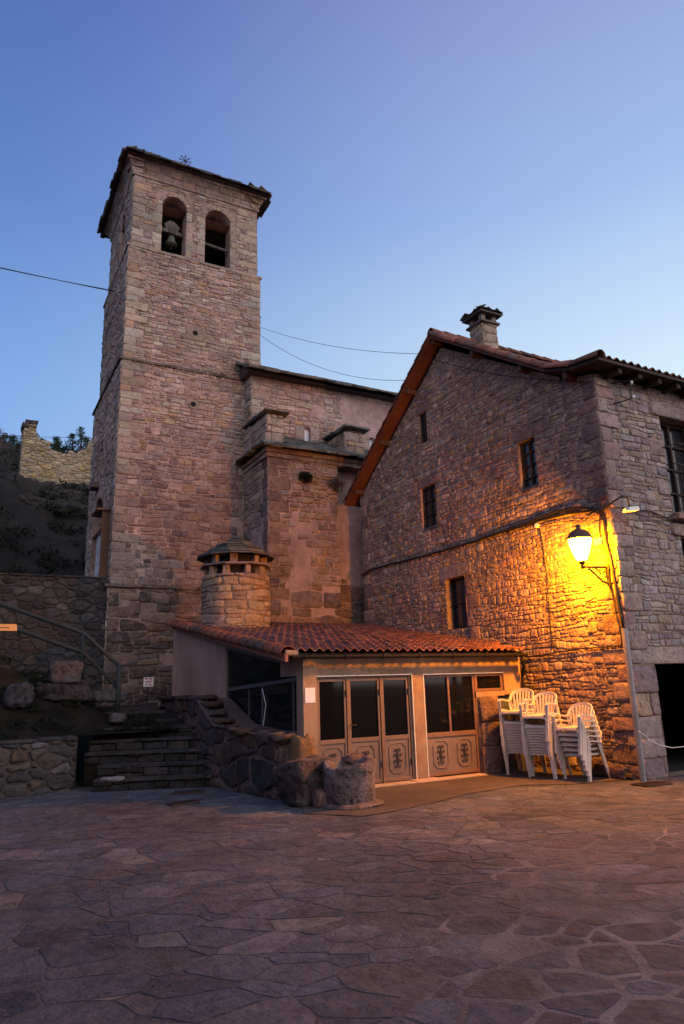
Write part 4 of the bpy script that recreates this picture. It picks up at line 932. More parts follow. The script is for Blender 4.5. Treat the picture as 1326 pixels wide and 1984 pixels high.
# ================================================================== STREET LAMP
lamp = thing('street_lamp', 'lit wall lantern with a dark hood on a scrolled iron bracket at the house corner', 'street lamp', (10.2, 8.72, 3.5))
def build_lamp():
    lx, ly = 9.58, 8.76
    mb = MB(); y = 8.74
    mb.tube([(10.17, y, 3.28), (10.17, y, 3.67)], .034, 6); mb.tube([(10.17, y, 3.62), (9.60, y, 3.60)], .024, 6); mb.tube([(10.16, y, 3.32), (10.02, y, 3.36), (9.72, y, 3.57)], .021, 6)
    mb.tube([(10.2, y, 3.28), (10.12, y - .06, 3.28)], .01, 6)
    def scroll(cx, cz, r, a0, s):
        return [(cx + r * (1 - t * .75) * math.cos(a0 + s * t * 4.8), y, cz + r * (1 - t * .75) * math.sin(a0 + s * t * 4.8)) for t in [i / 16 for i in range(17)]]
    for (cx, cz, r, a0, s) in ((10.09, 3.50, .065, -1.5, 1), (9.99, 3.54, .052, -1.2, -1), (9.89, 3.57, .035, -1.5, 1), (9.70, 3.565, .028, 1.5, -1)): mb.tube(scroll(cx, cz, r, a0, s), .015, 6)
    mb.lathe([(0, 3.555), (.03, 3.57), (.035, 3.60), (.02, 3.63), (.05, 3.66), (.05, 3.68), (0, 3.685)], (lx, ly, 0), 16)
    mb.build('bracket', M_IRON, lamp)
    g = MB(); g.lathe([(.075, 3.70), (.10, 3.74), (.165, 3.92), (.205, 4.06), (.205, 4.10)], (lx, ly, 0), 32)
    g.build('globe', mat('lamp_glow', (1, .7, .3), .4, emis=((1.0, .305, .001), 1400.0)), lamp, smooth=True)
    h = MB(); h.lathe([(.205, 4.098), (.245, 4.088), (.25, 4.10), (.235, 4.125), (.20, 4.165), (.17, 4.215), (.11, 4.26), (.045, 4.285), (.035, 4.32), (.05, 4.335), (.03, 4.36), (0, 4.385)], (lx, ly, 0), 32)
    h.build('hood', mat('bronze_hood', (.10, .055, .035), .55, .15, 8), lamp, smooth=True)
    c = MB()
    c.lathe([(.05, 3.68), (.078, 3.70), (.07, 3.712)], (lx, ly, 0), 24)
    c.build('collar', M_IRON, lamp)
    # the bulb's light leaves through the emitting globe itself
build_lamp()

# ================================================================== CABLES AND WALL FITTINGS
def cable(pts, r, label, m=M_CABLE, name='cable', group=None, jit=.012):
    q = []
    for i in range(len(pts) - 1):
        a, b = Vector(pts[i]), Vector(pts[i + 1]); n = max(1, int((b - a).length / .18))
        for k in range(n): q.append(a.lerp(b, k / n) + Vector([random.uniform(-jit, jit) * .5 for _ in range(3)]))
    q.append(Vector(pts[-1])); mb = MB(); mb.tube(q, r, 6); return tag(mb.build(name, m, smooth=True), label, 'cable', group)
X1 = 10.15
main = [(17.49, 4.72), (17.6, 4.80), (17.06, 4.87), (15.95, 4.86), (14.94, 4.83), (13.58, 4.80), (12.38, 4.80), (11.32, 4.83), (10.37, 4.87), (9.78, 4.91), (9.25, 4.86), (8.88, 4.76), (8.73, 4.66)]
def build_cables():
    cable([(X1, y, z) for y, z in main], .028, 'thick black cable bundle running along the gable wall to above the lamp')
    cable([(X1 + .01, y, z + .0) for y, z in [(11.3, 4.80), (10.37, 4.83), (9.5, 4.80), (8.88, 4.72), (8.72, 4.6), (8.66, 4.45), (8.68, 4.07), (8.62, 3.73), (8.60, 3.31), (8.58, 2.94), (8.53, 2.5)]], .024, 'twisted black cable dropping down the house corner from the bundle into the grey conduit')
    cable([(X1 + .01, y, z) for y, z in [(8.73, 4.66), (8.80, 4.3), (8.78, 4.0), (8.70, 3.8), (8.71, 3.4), (8.66, 2.9), (8.60, 2.3), (8.62, 2.2)]], .012, 'thin loose cable beside the twisted bundle behind the lamp bracket')
    cable([(X1 + .01, y, z) for y, z in [(10.31, 4.71), (10.17, 4.71), (9.88, 4.70), (9.54, 4.66), (9.16, 4.57), (8.9, 4.62), (8.78, 4.70)]], .009, 'slack thin wire drooping just above the lit lantern')
    cable([(X1 + .04, 10.33, 4.69), (X1 + .04, 10.28, 4.28), (X1 + .04, 10.25, 3.64), (X1 + .04, 10.29, 2.83), (X1 + .04, 10.32, 2.25)], .008, 'thin wire running straight down the lit wall from the small round junction')
    cable([(X1 + .02, y, z) for y, z in [(11.2, 2.12), (10.46, 2.16), (9.65, 2.21), (8.63, 2.22)]], .012, 'low dark cable crossing the gable wall from the annex roof to the house corner')
    cable([(X1, 8.75, 4.62), (10.15, 8.42, 4.76), (10.30, 8.33, 4.86), (10.40, 8.3, 4.84), (10.43, 8.3, 4.70)], .018, 'curved black cable arm bending around the house corner to the floodlight', jit=.002)
    cable([(10.45, 8.49, 4.69), (10.75, 8.49, 4.69), (11.25, 8.50, 4.71), (11.9, 8.49, 4.56), (13.5, 8.49, 4.58)], .013, 'black cable along the street facade from the floodlight to under the balcony')
    # wires across the sky
    def span(a, b, sag, r, lab):
        a, b = Vector(a), Vector(b); pts = [a.lerp(b, t) - Vector((0, 0, sag * 4 * t * (1 - t))) for t in [i / 24 for i in range(25)]]
        mb = MB(); mb.tube(pts, r, 5); tag(mb.build('overhead_wire', M_CABLE), lab, 'wire')
    span((-9, 23, 15.7), (3.46, 22, 14.82), .25, .012, 'upper of the two wires leaving the left side of the tower across the sky')
    span((-9, 21.6, 14.6), (3.46, 22, 14.78), .1, .013, 'lower of the two wires leaving the left side of the tower across the sky')
    span((7.98, 20.1, 13.56), (10.0, 13.36, 9.92), .25, .007, 'upper wire strung from the tower corner to the gable top')
    span((7.98, 20.1, 13.26), (10.0, 14.21, 9.55), .5, .007, 'lower slack wire strung from the tower corner to the gable roof edge')
    span((9.98, 13.3, 9.75), (10.15, 8.62, 7.2), .15, .010, 'faint wire crossing the upper gable wall to the roof corner')
    span((-8, 24.5, 8.9), (3.5, 24.4, 10.05), .1, .007, 'faint pale wire stretched low in front of the ruined wall')
    span((-8, 24.6, 9.4), (3.5, 24.6, 10.42), .1, .007, 'faint wire stretched in front of the ruined wall top and the pines')
    # conduit
    mb = MB(); mb.tube([(10.08, 8.45, 0), (10.08, 8.45, 2.5)], .052, 14); p = mb.build('conduit_pipe', M_GREYPIPE, smooth=False); tag(p, 'grey metal conduit pipe standing at the house corner under the cables', 'pipe')
    # flood light
    t = thing('floodlight', 'small white floodlight hanging from a curved arm at the house corner', 'light', (10.43, 8.3, 4.6))
    mb = MB(); u = Vector((1, 0, 0)); mb.obox((10.45, 8.28, 4.62), Vector((.96, -.2, .12)).normalized(), Vector((.2, .96, 0)).normalized(), Vector((-.12, 0, 1)).normalized(), .115, .08, .035); mb.build('housing', M_WHITE, t, bevel=.01)
    mb = MB(); mb.obox((10.40, 8.25, 4.585), Vector((.96, -.2, .12)).normalized(), Vector((.2, .96, 0)).normalized(), Vector((-.12, 0, 1)).normalized(), .14, .06, .012); mb.build('visor', M_WHITE, t)
    mb = MB(); mb.tube([(10.43, 8.3, 4.65), (10.43, 8.3, 4.71)], .02, 8); mb.build('mount', M_IRON, t)
    mb = MB(); mb.box((10.13, 8.78, 4.05), (10.2, 8.94, 4.18)); tag(mb.build('junction_box', M_WHITE, bevel=.006), 'small white square junction box on the wall right of the lantern', 'box')
    mb = MB(); mb.tube([(10.2, 10.36, 4.74), (10.13, 10.36, 4.74)], .045, 12); tag(mb.build('junction_box', M_WHITE), 'small round white junction cap on the lit wall above the thin vertical wire', 'box')
    t = thing('insulator_bracket', 'dark iron bracket with two white insulators near the top of the house corner', 'bracket', (10.8, 8.5, 7.1))
    mb = MB(); mb.tube([(10.66, 8.55, 7.22), (10.92, 8.30, 7.24), (10.90, 8.30, 6.86), (10.66, 8.55, 6.80)], .014, 6); mb.build('frame', M_IRON, t)
    for z in (7.2, 6.9):
        mb = MB(); mb.lathe([(0, -.035), (.03, -.03), (.02, -.01), (.032, .01), (.03, .03), (0, .035)], (10.96, 8.30, z), 12); mb.build('insulator', M_WHITE, t, smooth=True)
    mb = MB(); pts = [(10.05, 8.40, .80), (10.15, 8.38, .74), (10.25, 8.35, .64), (10.42, 8.3, .56), (10.7, 8.3, .50), (11.1, 8.32, .50), (11.5, 8.5, .48)]
    mb.tube(pts, .006, 5); tag(mb.build('cord', M_WHITE), 'thin white cord tied to the grey conduit and trailing across the garage opening', 'cord')
build_cables()

# ================================================================== ANNEX
annex = thing('annex_building', 'low rendered annex with red clay tile roof, glazed metal doors and a corner window', 'building', (7.2, 13, 0))
def glazed(parent, pt, u0, v0, u1, v1, d, m=M_GLASS, name='pane'):
    mb = MB(); mb.prism([pt(u0, v0, d), pt(u1, v0, d), pt(u1, v1, d), pt(u0, v1, d)], pt(0, 0, -.012) - pt(0, 0, 0)); return mb.build(name, m, parent)
def pr(mb, pt, u0, v0, u1, v1, d0, d1, mi=0, col=None):
    mb.prism([pt(u0, v0, d0), pt(u1, v0, d0), pt(u1, v1, d0), pt(u0, v1, d0)], pt(0, 0, d1) - pt(0, 0, d0), mi, col)
def ornament(parent, pt, cu, cv, w_=.19, h_=.26, k=1.0):
    mb = MB(); c = .07
    P = [(-w_ + c, -h_), (w_ - c, -h_), (w_, -h_ + c), (w_, h_ - c), (w_ - c, h_), (-w_ + c, h_), (-w_, h_ - c), (-w_, -h_ + c)]
    mb.tube([pt(cu + a, cv + b, .006) for a, b in P], .0075, 6, closed=True); f = mb.build('panel_moulding', M_PANEL, parent)
    s = MB(); D = .010
    M_SCR = mat('scroll_iron', (.045, .034, .03), .7, .3, 12, .3, 50)
    def scr(x, z, r, a0, sg): s.tube([pt(cu + x + r * (1 - t * .7) * math.cos(a0 + sg * t * 5.2), cv + z + r * (1 - t * .7) * math.sin(a0 + sg * t * 5.2), D) for t in [i / 14 for i in range(15)]], .0068, 6)
    for sx in (1, -1):
        for (x, z, r, a0, sg) in ((.038, .125, .036, math.pi, -1), (.062, .045, .034, 3.6, -1), (.062, -.045, .034, 2.7, 1), (.038, -.125, .036, math.pi, 1)):
            if sx > 0: scr(x, z, r, a0, sg)
            else: scr(-x, z, r, math.pi - a0, -sg)
    s.tube([pt(cu, cv - .13, D), pt(cu, cv + .13, D)], .010, 6); s.tube([pt(cu - .035, cv - .03, D), pt(cu + .035, cv + .03, D)], .009, 6); s.tube([pt(cu + .035, cv - .03, D), pt(cu - .035, cv + .03, D)], .009, 6)
    s.build('scroll_ornament', M_SCR, parent)
def build_annex():
    rng = random.Random(51)
    AY = 10.84; pt = plane((0, AY, 0), (1, 0, 0), (0, 0, 1))
    mb = MB()
    pr(mb, pt, 5.285, 1.835, 9.78, 2.2, 0, -.22); pr(mb, pt, 7.215, 0, 7.465, 1.83, 0, -.22)
    pr(mb, pt, 9.36, 1.42, 9.78, 1.832, 0, -.22)
    pr(mb, pt, 8.66, 1.40, 9.36, 1.49, -.002, -.22)
    mb.build('front_wall', M_RENDER2, annex)
    mb = MB(); pr(mb, pt, 5.03, 0, 5.28, 2.2, .05, -.22); mb.build('corner_pillar', M_RENDER2, annex)
    mb = MB(); pr(mb, pt, 9.16, 0, 9.78, 1.40, -.06, -.25); mb.build('recessed_wall', mat('shaded_render', (.07, .075, .085), .9, .2, 5, .5, 40), annex)  # shadow behind the chairs put into the dark bluish wall colour
    mb = MB()
    block(mb, pt, (8.70, .0, 9.15, .5), P_BASE, .02, rng=rng, rnd=.03); block(mb, pt, (8.70, .5, 9.15, .94), P_BASE, .024, rng=rng, rnd=.03); block(mb, pt, (8.68, .94, 9.20, 1.40), P_BASE, .035, rng=rng, rnd=.03); pr(mb, pt, 8.67, 0, 9.15, 1.40, 0, -.24, 0, (.16, .10, .085))
    mb.build('stone_quoin', M_STONE, annex, smooth=True)
    mb = MB(); pr(mb, pt, 5.28, .0, 8.66, .035, .16, -.2); pr(mb, pt, 7.1, .035, 7.62, .05, .12, -.2); mb.build('threshold', mat('pale_concrete', (.42, .31, .24), .9, .2, 6, .5, 40), annex, bevel=.01)
    # triple glazed metal door
    def leaf(u0, u1, v0=.05, v1=1.80, split=.77, handle=False, orn=(0,), name='door'):
        d = MB(); fw = .042
        pr(d, pt, u0, v0, u0 + fw, v1, -.05, -.09); pr(d, pt, u1 - fw, v0, u1, v1, -.05, -.09); pr(d, pt, u0 + fw, v1 - .05, u1 - fw, v1, -.051, -.09); pr(d, pt, u0 + fw, v0, u1 - fw, v0 + .06, -.051, -.09); pr(d, pt, u0 + fw, split - .035, u1 - fw, split + .035, -.051, -.09)
        L = d.build(name, M_METAL, annex, bevel=.004)
        p = MB(); pr(p, pt, u0 + fw, v0 + .06, u1 - fw, split - .035, -.066, -.085); p.build('lower_panel', M_PANEL, L)
        glazed(L, pt, u0 + fw, split + .035, u1 - fw, v1 - .05, -.075)
        pp = plane((0, AY + .066, 0), (1, 0, 0), (0, 0, 1)); n = len(orn)
        for i, o in enumerate(orn): ornament(L, pp, (u0 + u1) / 2 + o, (v0 + split) / 2 + .015, .17, .245)
        for vv in (.3, 1.5):
            h = MB(); h.tube([pt(u1 - .008, vv, -.038), pt(u1 - .008, vv + .10, -.038)], .014, 8); h.build('hinge', M_IRON, L)
        if handle:
            h = MB(); h.tube([pt(u0 + .02, 1.02, -.05), pt(u0 + .02, 1.02, -.01), pt(u0 + .12, 1.02, -.008)], .009, 6); h.build('handle', M_IRON, L)
        return L
    leaf(5.335, 5.885); leaf(5.93, 6.555, handle=True); leaf(6.60, 7.16)
    mb = MB(); pr(mb, pt, 5.285, .04, 5.33, 1.83, -.03, -.1); pr(mb, pt, 7.165, .04, 7.212, 1.83, -.03, -.1); pr(mb, pt, 5.33, 1.805, 7.165, 1.832, -.03, -.1); pr(mb, pt, 5.89, .04, 5.925, 1.803, -.035, -.1); pr(mb, pt, 6.56, .04, 6.595, 1.803, -.035, -.1)
    mb.build('door_frame', mat('rusty_metal', (.24, .16, .12), .7, .4, 4, .3, 30, col2=(.16, .07, .035)), annex, bevel=.003)
    mb = MB(); pr(mb, pt, 5.27, 1.834, 7.225, 1.85, .008, -.02); pr(mb, pt, 7.213, 0, 7.225, 1.834, .008, -.02); pr(mb, pt, 7.46, 0, 7.474, 1.84, .008, -.02); pr(mb, pt, 7.474, 1.826, 9.36, 1.84, .008, -.02); mb.build('plaster_edge', M_WHITE, annex)
    # window unit: two tall panes over a panel, small high window beside it
    L = MB(); a, b, m_ = 7.475, 8.66, 8.05
    for (u0, v0, u1, v1) in ((a, .06, a + .045, 1.825), (b - .045, .06, b, 1.825), (a + .045, 1.78, b - .045, 1.825), (a + .045, .72, b - .045, .80), (a + .045, .06, b - .045, .11), (m_ - .022, .80, m_ + .022, 1.78)): pr(L, pt, u0, v0, u1, v1, -.04, -.09)
    L = L.build('window', M_BROWN, annex, bevel=.004)
    p = MB(); pr(p, pt, a + .045, .11, b - .045, .72, -.06, -.085); p.build('lower_panel', M_PANEL, L)
    glazed(L, pt, a + .045, .80, m_ - .022, 1.78, -.075); glazed(L, pt, m_ + .022, .80, b - .045, 1.78, -.075)
    pp = plane((0, AY + .06, 0), (1, 0, 0), (0, 0, 1)); ornament(L, pp, 7.80, .42, .16, .23); ornament(L, pp, 8.34, .42, .16, .23)
    L = MB(); a, b, c_, d_ = 8.665, 9.355, 1.495, 1.825
    for (u0, v0, u1, v1) in ((a, c_, a + .06, d_), (b - .06, c_, b, d_), (a + .06, d_ - .05, b - .06, d_), (a + .06, c_, b - .06, c_ + .05)): pr(L, pt, u0, v0, u1, v1, -.03, -.09)
    L = L.build('window', M_BROWN, annex, bevel=.004); L['label'] = 'small high brown framed window'; glazed(L, pt, a + .06, c_ + .05, b - .06, d_ - .05, -.07)
    # left side wall, slightly splayed
    A, B = Vector((4.65, 17.65, 0)), Vector((5.03, 10.89, 0)); u = (B - A).normalized(); lp = plane(A, u, (0, 0, 1)); LEN = (B - A).length
    top = lambda s: 3.18 + (2.16 - 3.18) * s / LEN
    mb = MB()
    def pz(P, d0=0, d1=-.22): mb.prism([lp(a_, b_, d0) for a_, b_ in P], lp(0, 0, d1) - lp(0, 0, d0))
    w0, w1, w2 = 3.48, 6.66, 6.02
    pz([(0, .8), (w0, .8), (w0, top(w0)), (0, top(0))]); pz([(w0, .6), (LEN, .6), (LEN, .91), (w0, .91)]); pz([(w0, top(w0) - .13), (w2, top(w2) - .13), (w2, top(w2)), (w0, top(w0))], -.002, -.22)
    pz([(w2, 1.86), (LEN, 1.86), (LEN, top(LEN)), (w2, top(w2))]); pz([(w1, .91), (LEN, .91), (LEN, 1.86), (w1, 1.86)], -.001)
    mb.build('side_wall', M_RENDER, annex)
    f = MB(); fb = .035
    def fr(P, d0=-.03, d1=-.08): f.prism([lp(a_, b_, d0) for a_, b_ in P], lp(0, 0, d1) - lp(0, 0, d0))
    fr([(w0, .91), (w1, .91), (w1, .96), (w0, .96)]); fr([(w0, .96), (w0 + .05, .96), (w0 + .05, top(w0) - .14), (w0, top(w0) - .14)]); fr([(w1 - .05, .96), (w1, .96), (w1, 1.86), (w1 - .05, 1.86)], -.031)
    fr([(w0 + .05, 1.63), (w1 - .05, 1.78), (w1 - .05, 1.84), (w0 + .05, 1.70)], -.028); fr([(w0 + .05, top(w0) - .19), (w2, top(w2) - .19), (w2, top(w2) - .135), (w0 + .05, top(w0) - .135)], -.032); fr([(w2 - .04, 1.86), (w2, 1.86), (w2, top(w2) - .19), (w2 - .04, top(w2) - .19)], -.033)
    fr([(4.55, .96), (4.60, .96), (4.60, 1.66), (4.55, 1.66)], -.034); fr([(5.15, .96), (5.20, .96), (5.20, 1.70), (5.15, 1.70)], -.036)
    for s_ in (6.40,): fr([(s_, .96), (s_ + .04, .96), (s_ + .04, 1.80), (s_, 1.80)], -.035)
    W = f.build('window', M_ALU, annex)
    g = MB(); g.prism([lp(a_, b_, -.055) for a_, b_ in [(w0, .93), (w1, .93), (w1, 1.85), (w2, 1.87), (w2, top(w2) - .15), (w0, top(w0) - .15)]], lp(0, 0, -.01) - lp(0, 0, 0)); g.build('pane', mat('side_glass', (.008, .011, .012), .05, spec=.35), W)
    g = MB(); g.tube([lp(5.2, 1.66, -.03), lp(5.36, 1.38, -.028), lp(5.24, 1.0, -.03)], .010, 5); g.build('crack_tape', M_WHITE, W)
    s_ = MB(); s_.prism([lp(a_, .86, d) for a_, d in ((3.42, -.05), (6.8, -.05), (6.8, .30), (3.42, .26))], (0, 0, .045), 0, (.24, .19, .17)); s_.build('window_sill', M_STONE, annex, bevel=.01)
    # floor, back, ceiling of the dark room
    mb = MB(); mb.box((4.75, 17.5, .2), (10.1, 17.64, 3.2)); mb.box((9.79, 10.9, 0), (9.85, 17.5, 2.3)); mb.build('rear_wall', M_RENDER, annex)
    # roof
    SL = (3.33 - 2.21) / (17.68 - 10.52); up = Vector((0, 1, SL)).normalized(); nrm = Vector((0, -SL, 1)).normalized(); al = Vector((1, 0, 0))
    mb = MB(); o = Vector((4.62, 10.68, 2.185))
    P = [o, o + Vector((5.16, 0, 0)), o + Vector((5.16, .8, .8 * SL)), o + Vector((5.56, .8, .8 * SL)), o + Vector((5.56, 6.98, 6.98 * SL)), o + Vector((0, 6.98, 6.98 * SL))]
    mb.prism(P, nrm * .035); mb.build('roof_deck', M_WOODD, annex)
    mb = MB(); rows = 19; rl = 7.10 / rows
    tile_sheet(mb, (4.74, 10.60, 2.237), al, up, nrm, 5.334, rows, rl, .1667, .052, .02, P_TILE, skipf=lambda a_, b_: a_ > 5.0 and b_ < .85, rng=rng)
    mb.build('roof_tiles', M_TILE, annex, smooth=False)
    mb = MB(); barrel_run(mb, (4.66, 10.56, 2.19), (4.60, 17.7, 3.30), .135, .40, P_TILE, rng=rng)
    vt = mb.build('verge_tiles', M_TILE, annex, smooth=True)
    mb = MB(); mb.prism([(4.585, 10.5, 2.08), (4.585, 17.66, 3.20), (4.585, 17.66, 3.31), (4.585, 10.5, 2.19)], (.05, 0, 0)); mb.build('verge_board', mat('verge_clay', (.30, .11, .07), .85, .2, 6), annex)
    mb = MB(); mb.tube([(4.60, 10.55, 2.22), (4.82, 10.55, 2.21)], .05, 12); mb.build('roof_vent_cap', M_MORTAR, annex)
    mb = MB(); n = 9; rr = .062; xs = (4.72, 9.74)     # open half-round gutter
    pr_ = [(10.57 + rr * math.cos(math.pi * (1 + k / (n - 1))), 2.18 + rr * math.sin(math.pi * (1 + k / (n - 1)))) for k in range(n)]
    inn = [(10.57 + (rr - .008) * math.cos(math.pi * (1 + k / (n - 1))), 2.182 + (rr - .008) * math.sin(math.pi * (1 + k / (n - 1)))) for k in range(n)][::-1]
    mb.prism([(xs[0], a_, b_) for a_, b_ in pr_ + inn], (xs[1] - xs[0], 0, 0))
    gt = mb.build('gutter', M_IRON, annex)
    mb = MB()
    for k in range(7): mb.tube([(4.95 + k * .75, 10.50, 2.22), (4.95 + k * .75, 10.505, 2.135), (4.95 + k * .75, 10.57, 2.11), (4.95 + k * .75, 10.72, 2.17)], .008, 5)
    mb.build('gutter_bracket', M_IRON, gt)
    mb = MB(); mb.tube([(9.66, 10.57, 2.14), (9.66, 10.58, 2.05), (9.70, 10.62, 1.93), (9.78, 10.76, 1.84), (9.80, 10.80, 1.72), (9.80, 10.80, .05)], .035, 10); mb.build('downpipe', M_IRON, annex, smooth=True)
    # round chimney of the bread oven
    cc = (5.80, 16.25, 0)
    mb = MB(); mb.lathe([(.80, 2.6), (.81, 3.4), (.79, 4.0), (.78, 4.33)], cc, 40, 1)
    for k in range(24):
        pass
    cyl = lambda a_, b_, d=0: Vector((cc[0] + (.80 + d) * math.sin(a_ / .8), cc[1] - (.80 + d) * math.cos(a_ / .8), b_))
    P_OV = [(.34, .21, .14, 3), (.30, .19, .14, 2), (.27, .17, .145, 2), (.38, .26, .17, 1)]
    for c in cells([(-2.5, 2.7), (2.5, 2.7), (2.5, 4.33), (-2.5, 4.33)], .42, .17, .3, .016, (), None, rng, .6): add_stone(mb, c, cyl, .028, P_OV, 0, rng=rng)
    oc = mb.build('round_chimney', [M_STONE, M_MORTAR], annex, smooth=True)
    for (z, r_, n_) in ((4.34, .76, 10), (4.60, .74, 9)):
        for k in range(n_):
            an = 2 * math.pi * (k + (.5 if z > 4.5 else 0)) / n_ + rng.uniform(-.08, .08); d = Vector((math.sin(an), -math.cos(an), 0)); t_ = Vector((math.cos(an), math.sin(an), 0))
            mb = MB(); mb.obox(Vector(cc) + d * (r_ - .09) + Vector((0, 0, z + .10)), t_, d, Vector((0, 0, 1)), rng.uniform(.05, .09), .10, .098, 0, pick(P_OV, rng), jit=.012); mb.build('chimney_pier', M_STONE, oc)
    mb = MB()
    def ringslab(z, r0, r1, n_, th, tilt=0):
        for k in range(n_):
            a0 = 2 * math.pi * k / n_ + rng.uniform(0, .05); a1 = 2 * math.pi * (k + 1) / n_ + rng.uniform(0, .04); ro = r1 + rng.uniform(-.03, .03); c = pick(P_SLATE if tilt else P_CHAPEL, rng)
            q = lambda r_, a_, zz: Vector((cc[0] + r_ * math.sin(a_), cc[1] - r_ * math.cos(a_), zz))
            zz = z + rng.uniform(-.008, .008); P = [q(r0, a0, zz + tilt), q(ro, a0, zz), q(ro, a1, zz), q(r0, a1, zz + tilt)]; mb.prism(P, (0, 0, th), 0, c)
    ringslab(4.555, .2, .90, 9, .04)
    for k in range(9): ringslab(4.79 + k * .062, max(.0, .70 - k * .11), .97 - k * .10, 12 - k, .035, .045)
    mb.build('chimney_cap', M_SLATE, oc)
    mb = MB(); mb.lathe([(.62, 4.35), (.62, 4.8)], cc, 24); mb.build('chimney_flue', M_SHADE, oc)
    # masonry footing that carries the side wall
    P_F = [(.105, .068, .060, 3), (.13, .083, .07, 2), (.085, .06, .056, 2), (.06, .048, .046, 1.5), (.12, .075, .052, 1)]
    mb = MB(); 
    def seg(a_, b_, h0, h1, w_=.5, h_=.34, dp=.04):
        a_, b_ = Vector(a_), Vector(b_); L_ = (b_ - a_).length; q = plane(a_, (b_ - a_).normalized(), Vector((.05, .02, 1)).normalized())
        ol = [(0, 0), (L_, 0), (L_, h1), (0, h0)]; backing(mb, ol, q, (), 1)
        for c in cells(ol, w_, h_, .4, .035, (), None, rng, 1.2): add_stone(mb, c, q, dp, P_F, 0, rng=rng, rough=.03)
    seg((4.36, 17.6, 0), (4.15, 13.9, 0), 1.54, 1.50); seg((4.15, 13.9, 0), (4.13, 12.75, 0), 1.44, 1.06, .36, .24); seg((4.13, 12.75, 0), (4.48, 10.62, 0), 1.0, .92, .42, .40); seg((4.48, 10.62, 0), (5.03, 10.5, 0), .9, .86)
    T = [(4.36, 17.6, 1.53), (4.15, 13.9, 1.49), (4.13, 12.75, 1.04), (4.48, 10.62, .90), (5.03, 10.5, .88), (5.1, 10.95, .89), (4.95, 12.75, 1.04), (4.85, 13.9, 1.5), (4.8, 17.6, 1.55)]
    mb.add(T, [(0, 1, 7, 8), (1, 2, 6, 7), (2, 3, 4, 5, 6)], 1)
    for k in range(20):
        t = k / 19; y = 10.7 + t * 6.8; x = 4.2 + .1 * t + (.25 if y < 11.5 else .0); z = (.90 + (y - 10.62) * .05 if y < 12.6 else 1.02 + (y - 12.6) * .36 if y < 13.9 else 1.5) + rng.uniform(-.02, .02)
        mb.obox((x + .12, y, z + .01), Vector((1, .1, 0)).normalized(), Vector((-.1, 1, 0)).normalized(), Vector((0, 0, 1)), .16, .15, .035, 0, pick(P_F, rng), jit=.03)
    mb.build('stone_footing', [M_STONE_D, mat('footing_mortar', (.14, .10, .09), .95, .3, 6, 1, 25, spec=.1, pits=.5)], annex, smooth=True)
build_annex()
def boulder(mb, c, s, seed=0, boxy=.55, amp=.16, mi=0, col=(.2, .16, .15), n=(34, 22), rot=0):
    vs = []; nu, nv = n; c = Vector(c); sg = lambda a, e: math.copysign(abs(a) ** e, a)
    for j in range(nv + 1):
        ph = -math.pi / 2 + math.pi * j / nv
        for i in range(nu):
            th = 2 * math.pi * i / nu
            p = Vector((sg(math.cos(ph), boxy) * sg(math.cos(th), boxy), sg(math.cos(ph), boxy) * sg(math.sin(th), boxy), sg(math.sin(ph), boxy)))
            q = p * (1 + amp * MN.noise(p * 1.3 + Vector((seed * 3.1, 0, 0))) + amp * .5 * MN.noise(p * 3.5 + Vector((seed * 1.7, 5, 0))) + amp * .28 * abs(MN.noise(p * 8 + Vector((seed, 5, 2)))))
            x, y = q.x * s[0], q.y * s[1]; vs.append(c + Vector((x * math.cos(rot) - y * math.sin(rot), x * math.sin(rot) + y * math.cos(rot), q.z * s[2])))
    fs = [(j * nu + i, j * nu + (i + 1) % nu, (j + 1) * nu + (i + 1) % nu, (j + 1) * nu + i) for j in range(nv) for i in range(nu)]
    mb.add(vs, fs, mi, col)
M_ROCKT = mat('boulder_stone', (.2, .15, .13), .95, .5, 9, 2.0, 16, attr=True, spec=.08, pits=.55, smear=((.10, .085, .08), .6))
M_LICHEN = mat('lichen_stone', (.16, .13, .09), .95, .5, 9, 1.8, 22, col2=(.36, .17, .055), spec=.1)
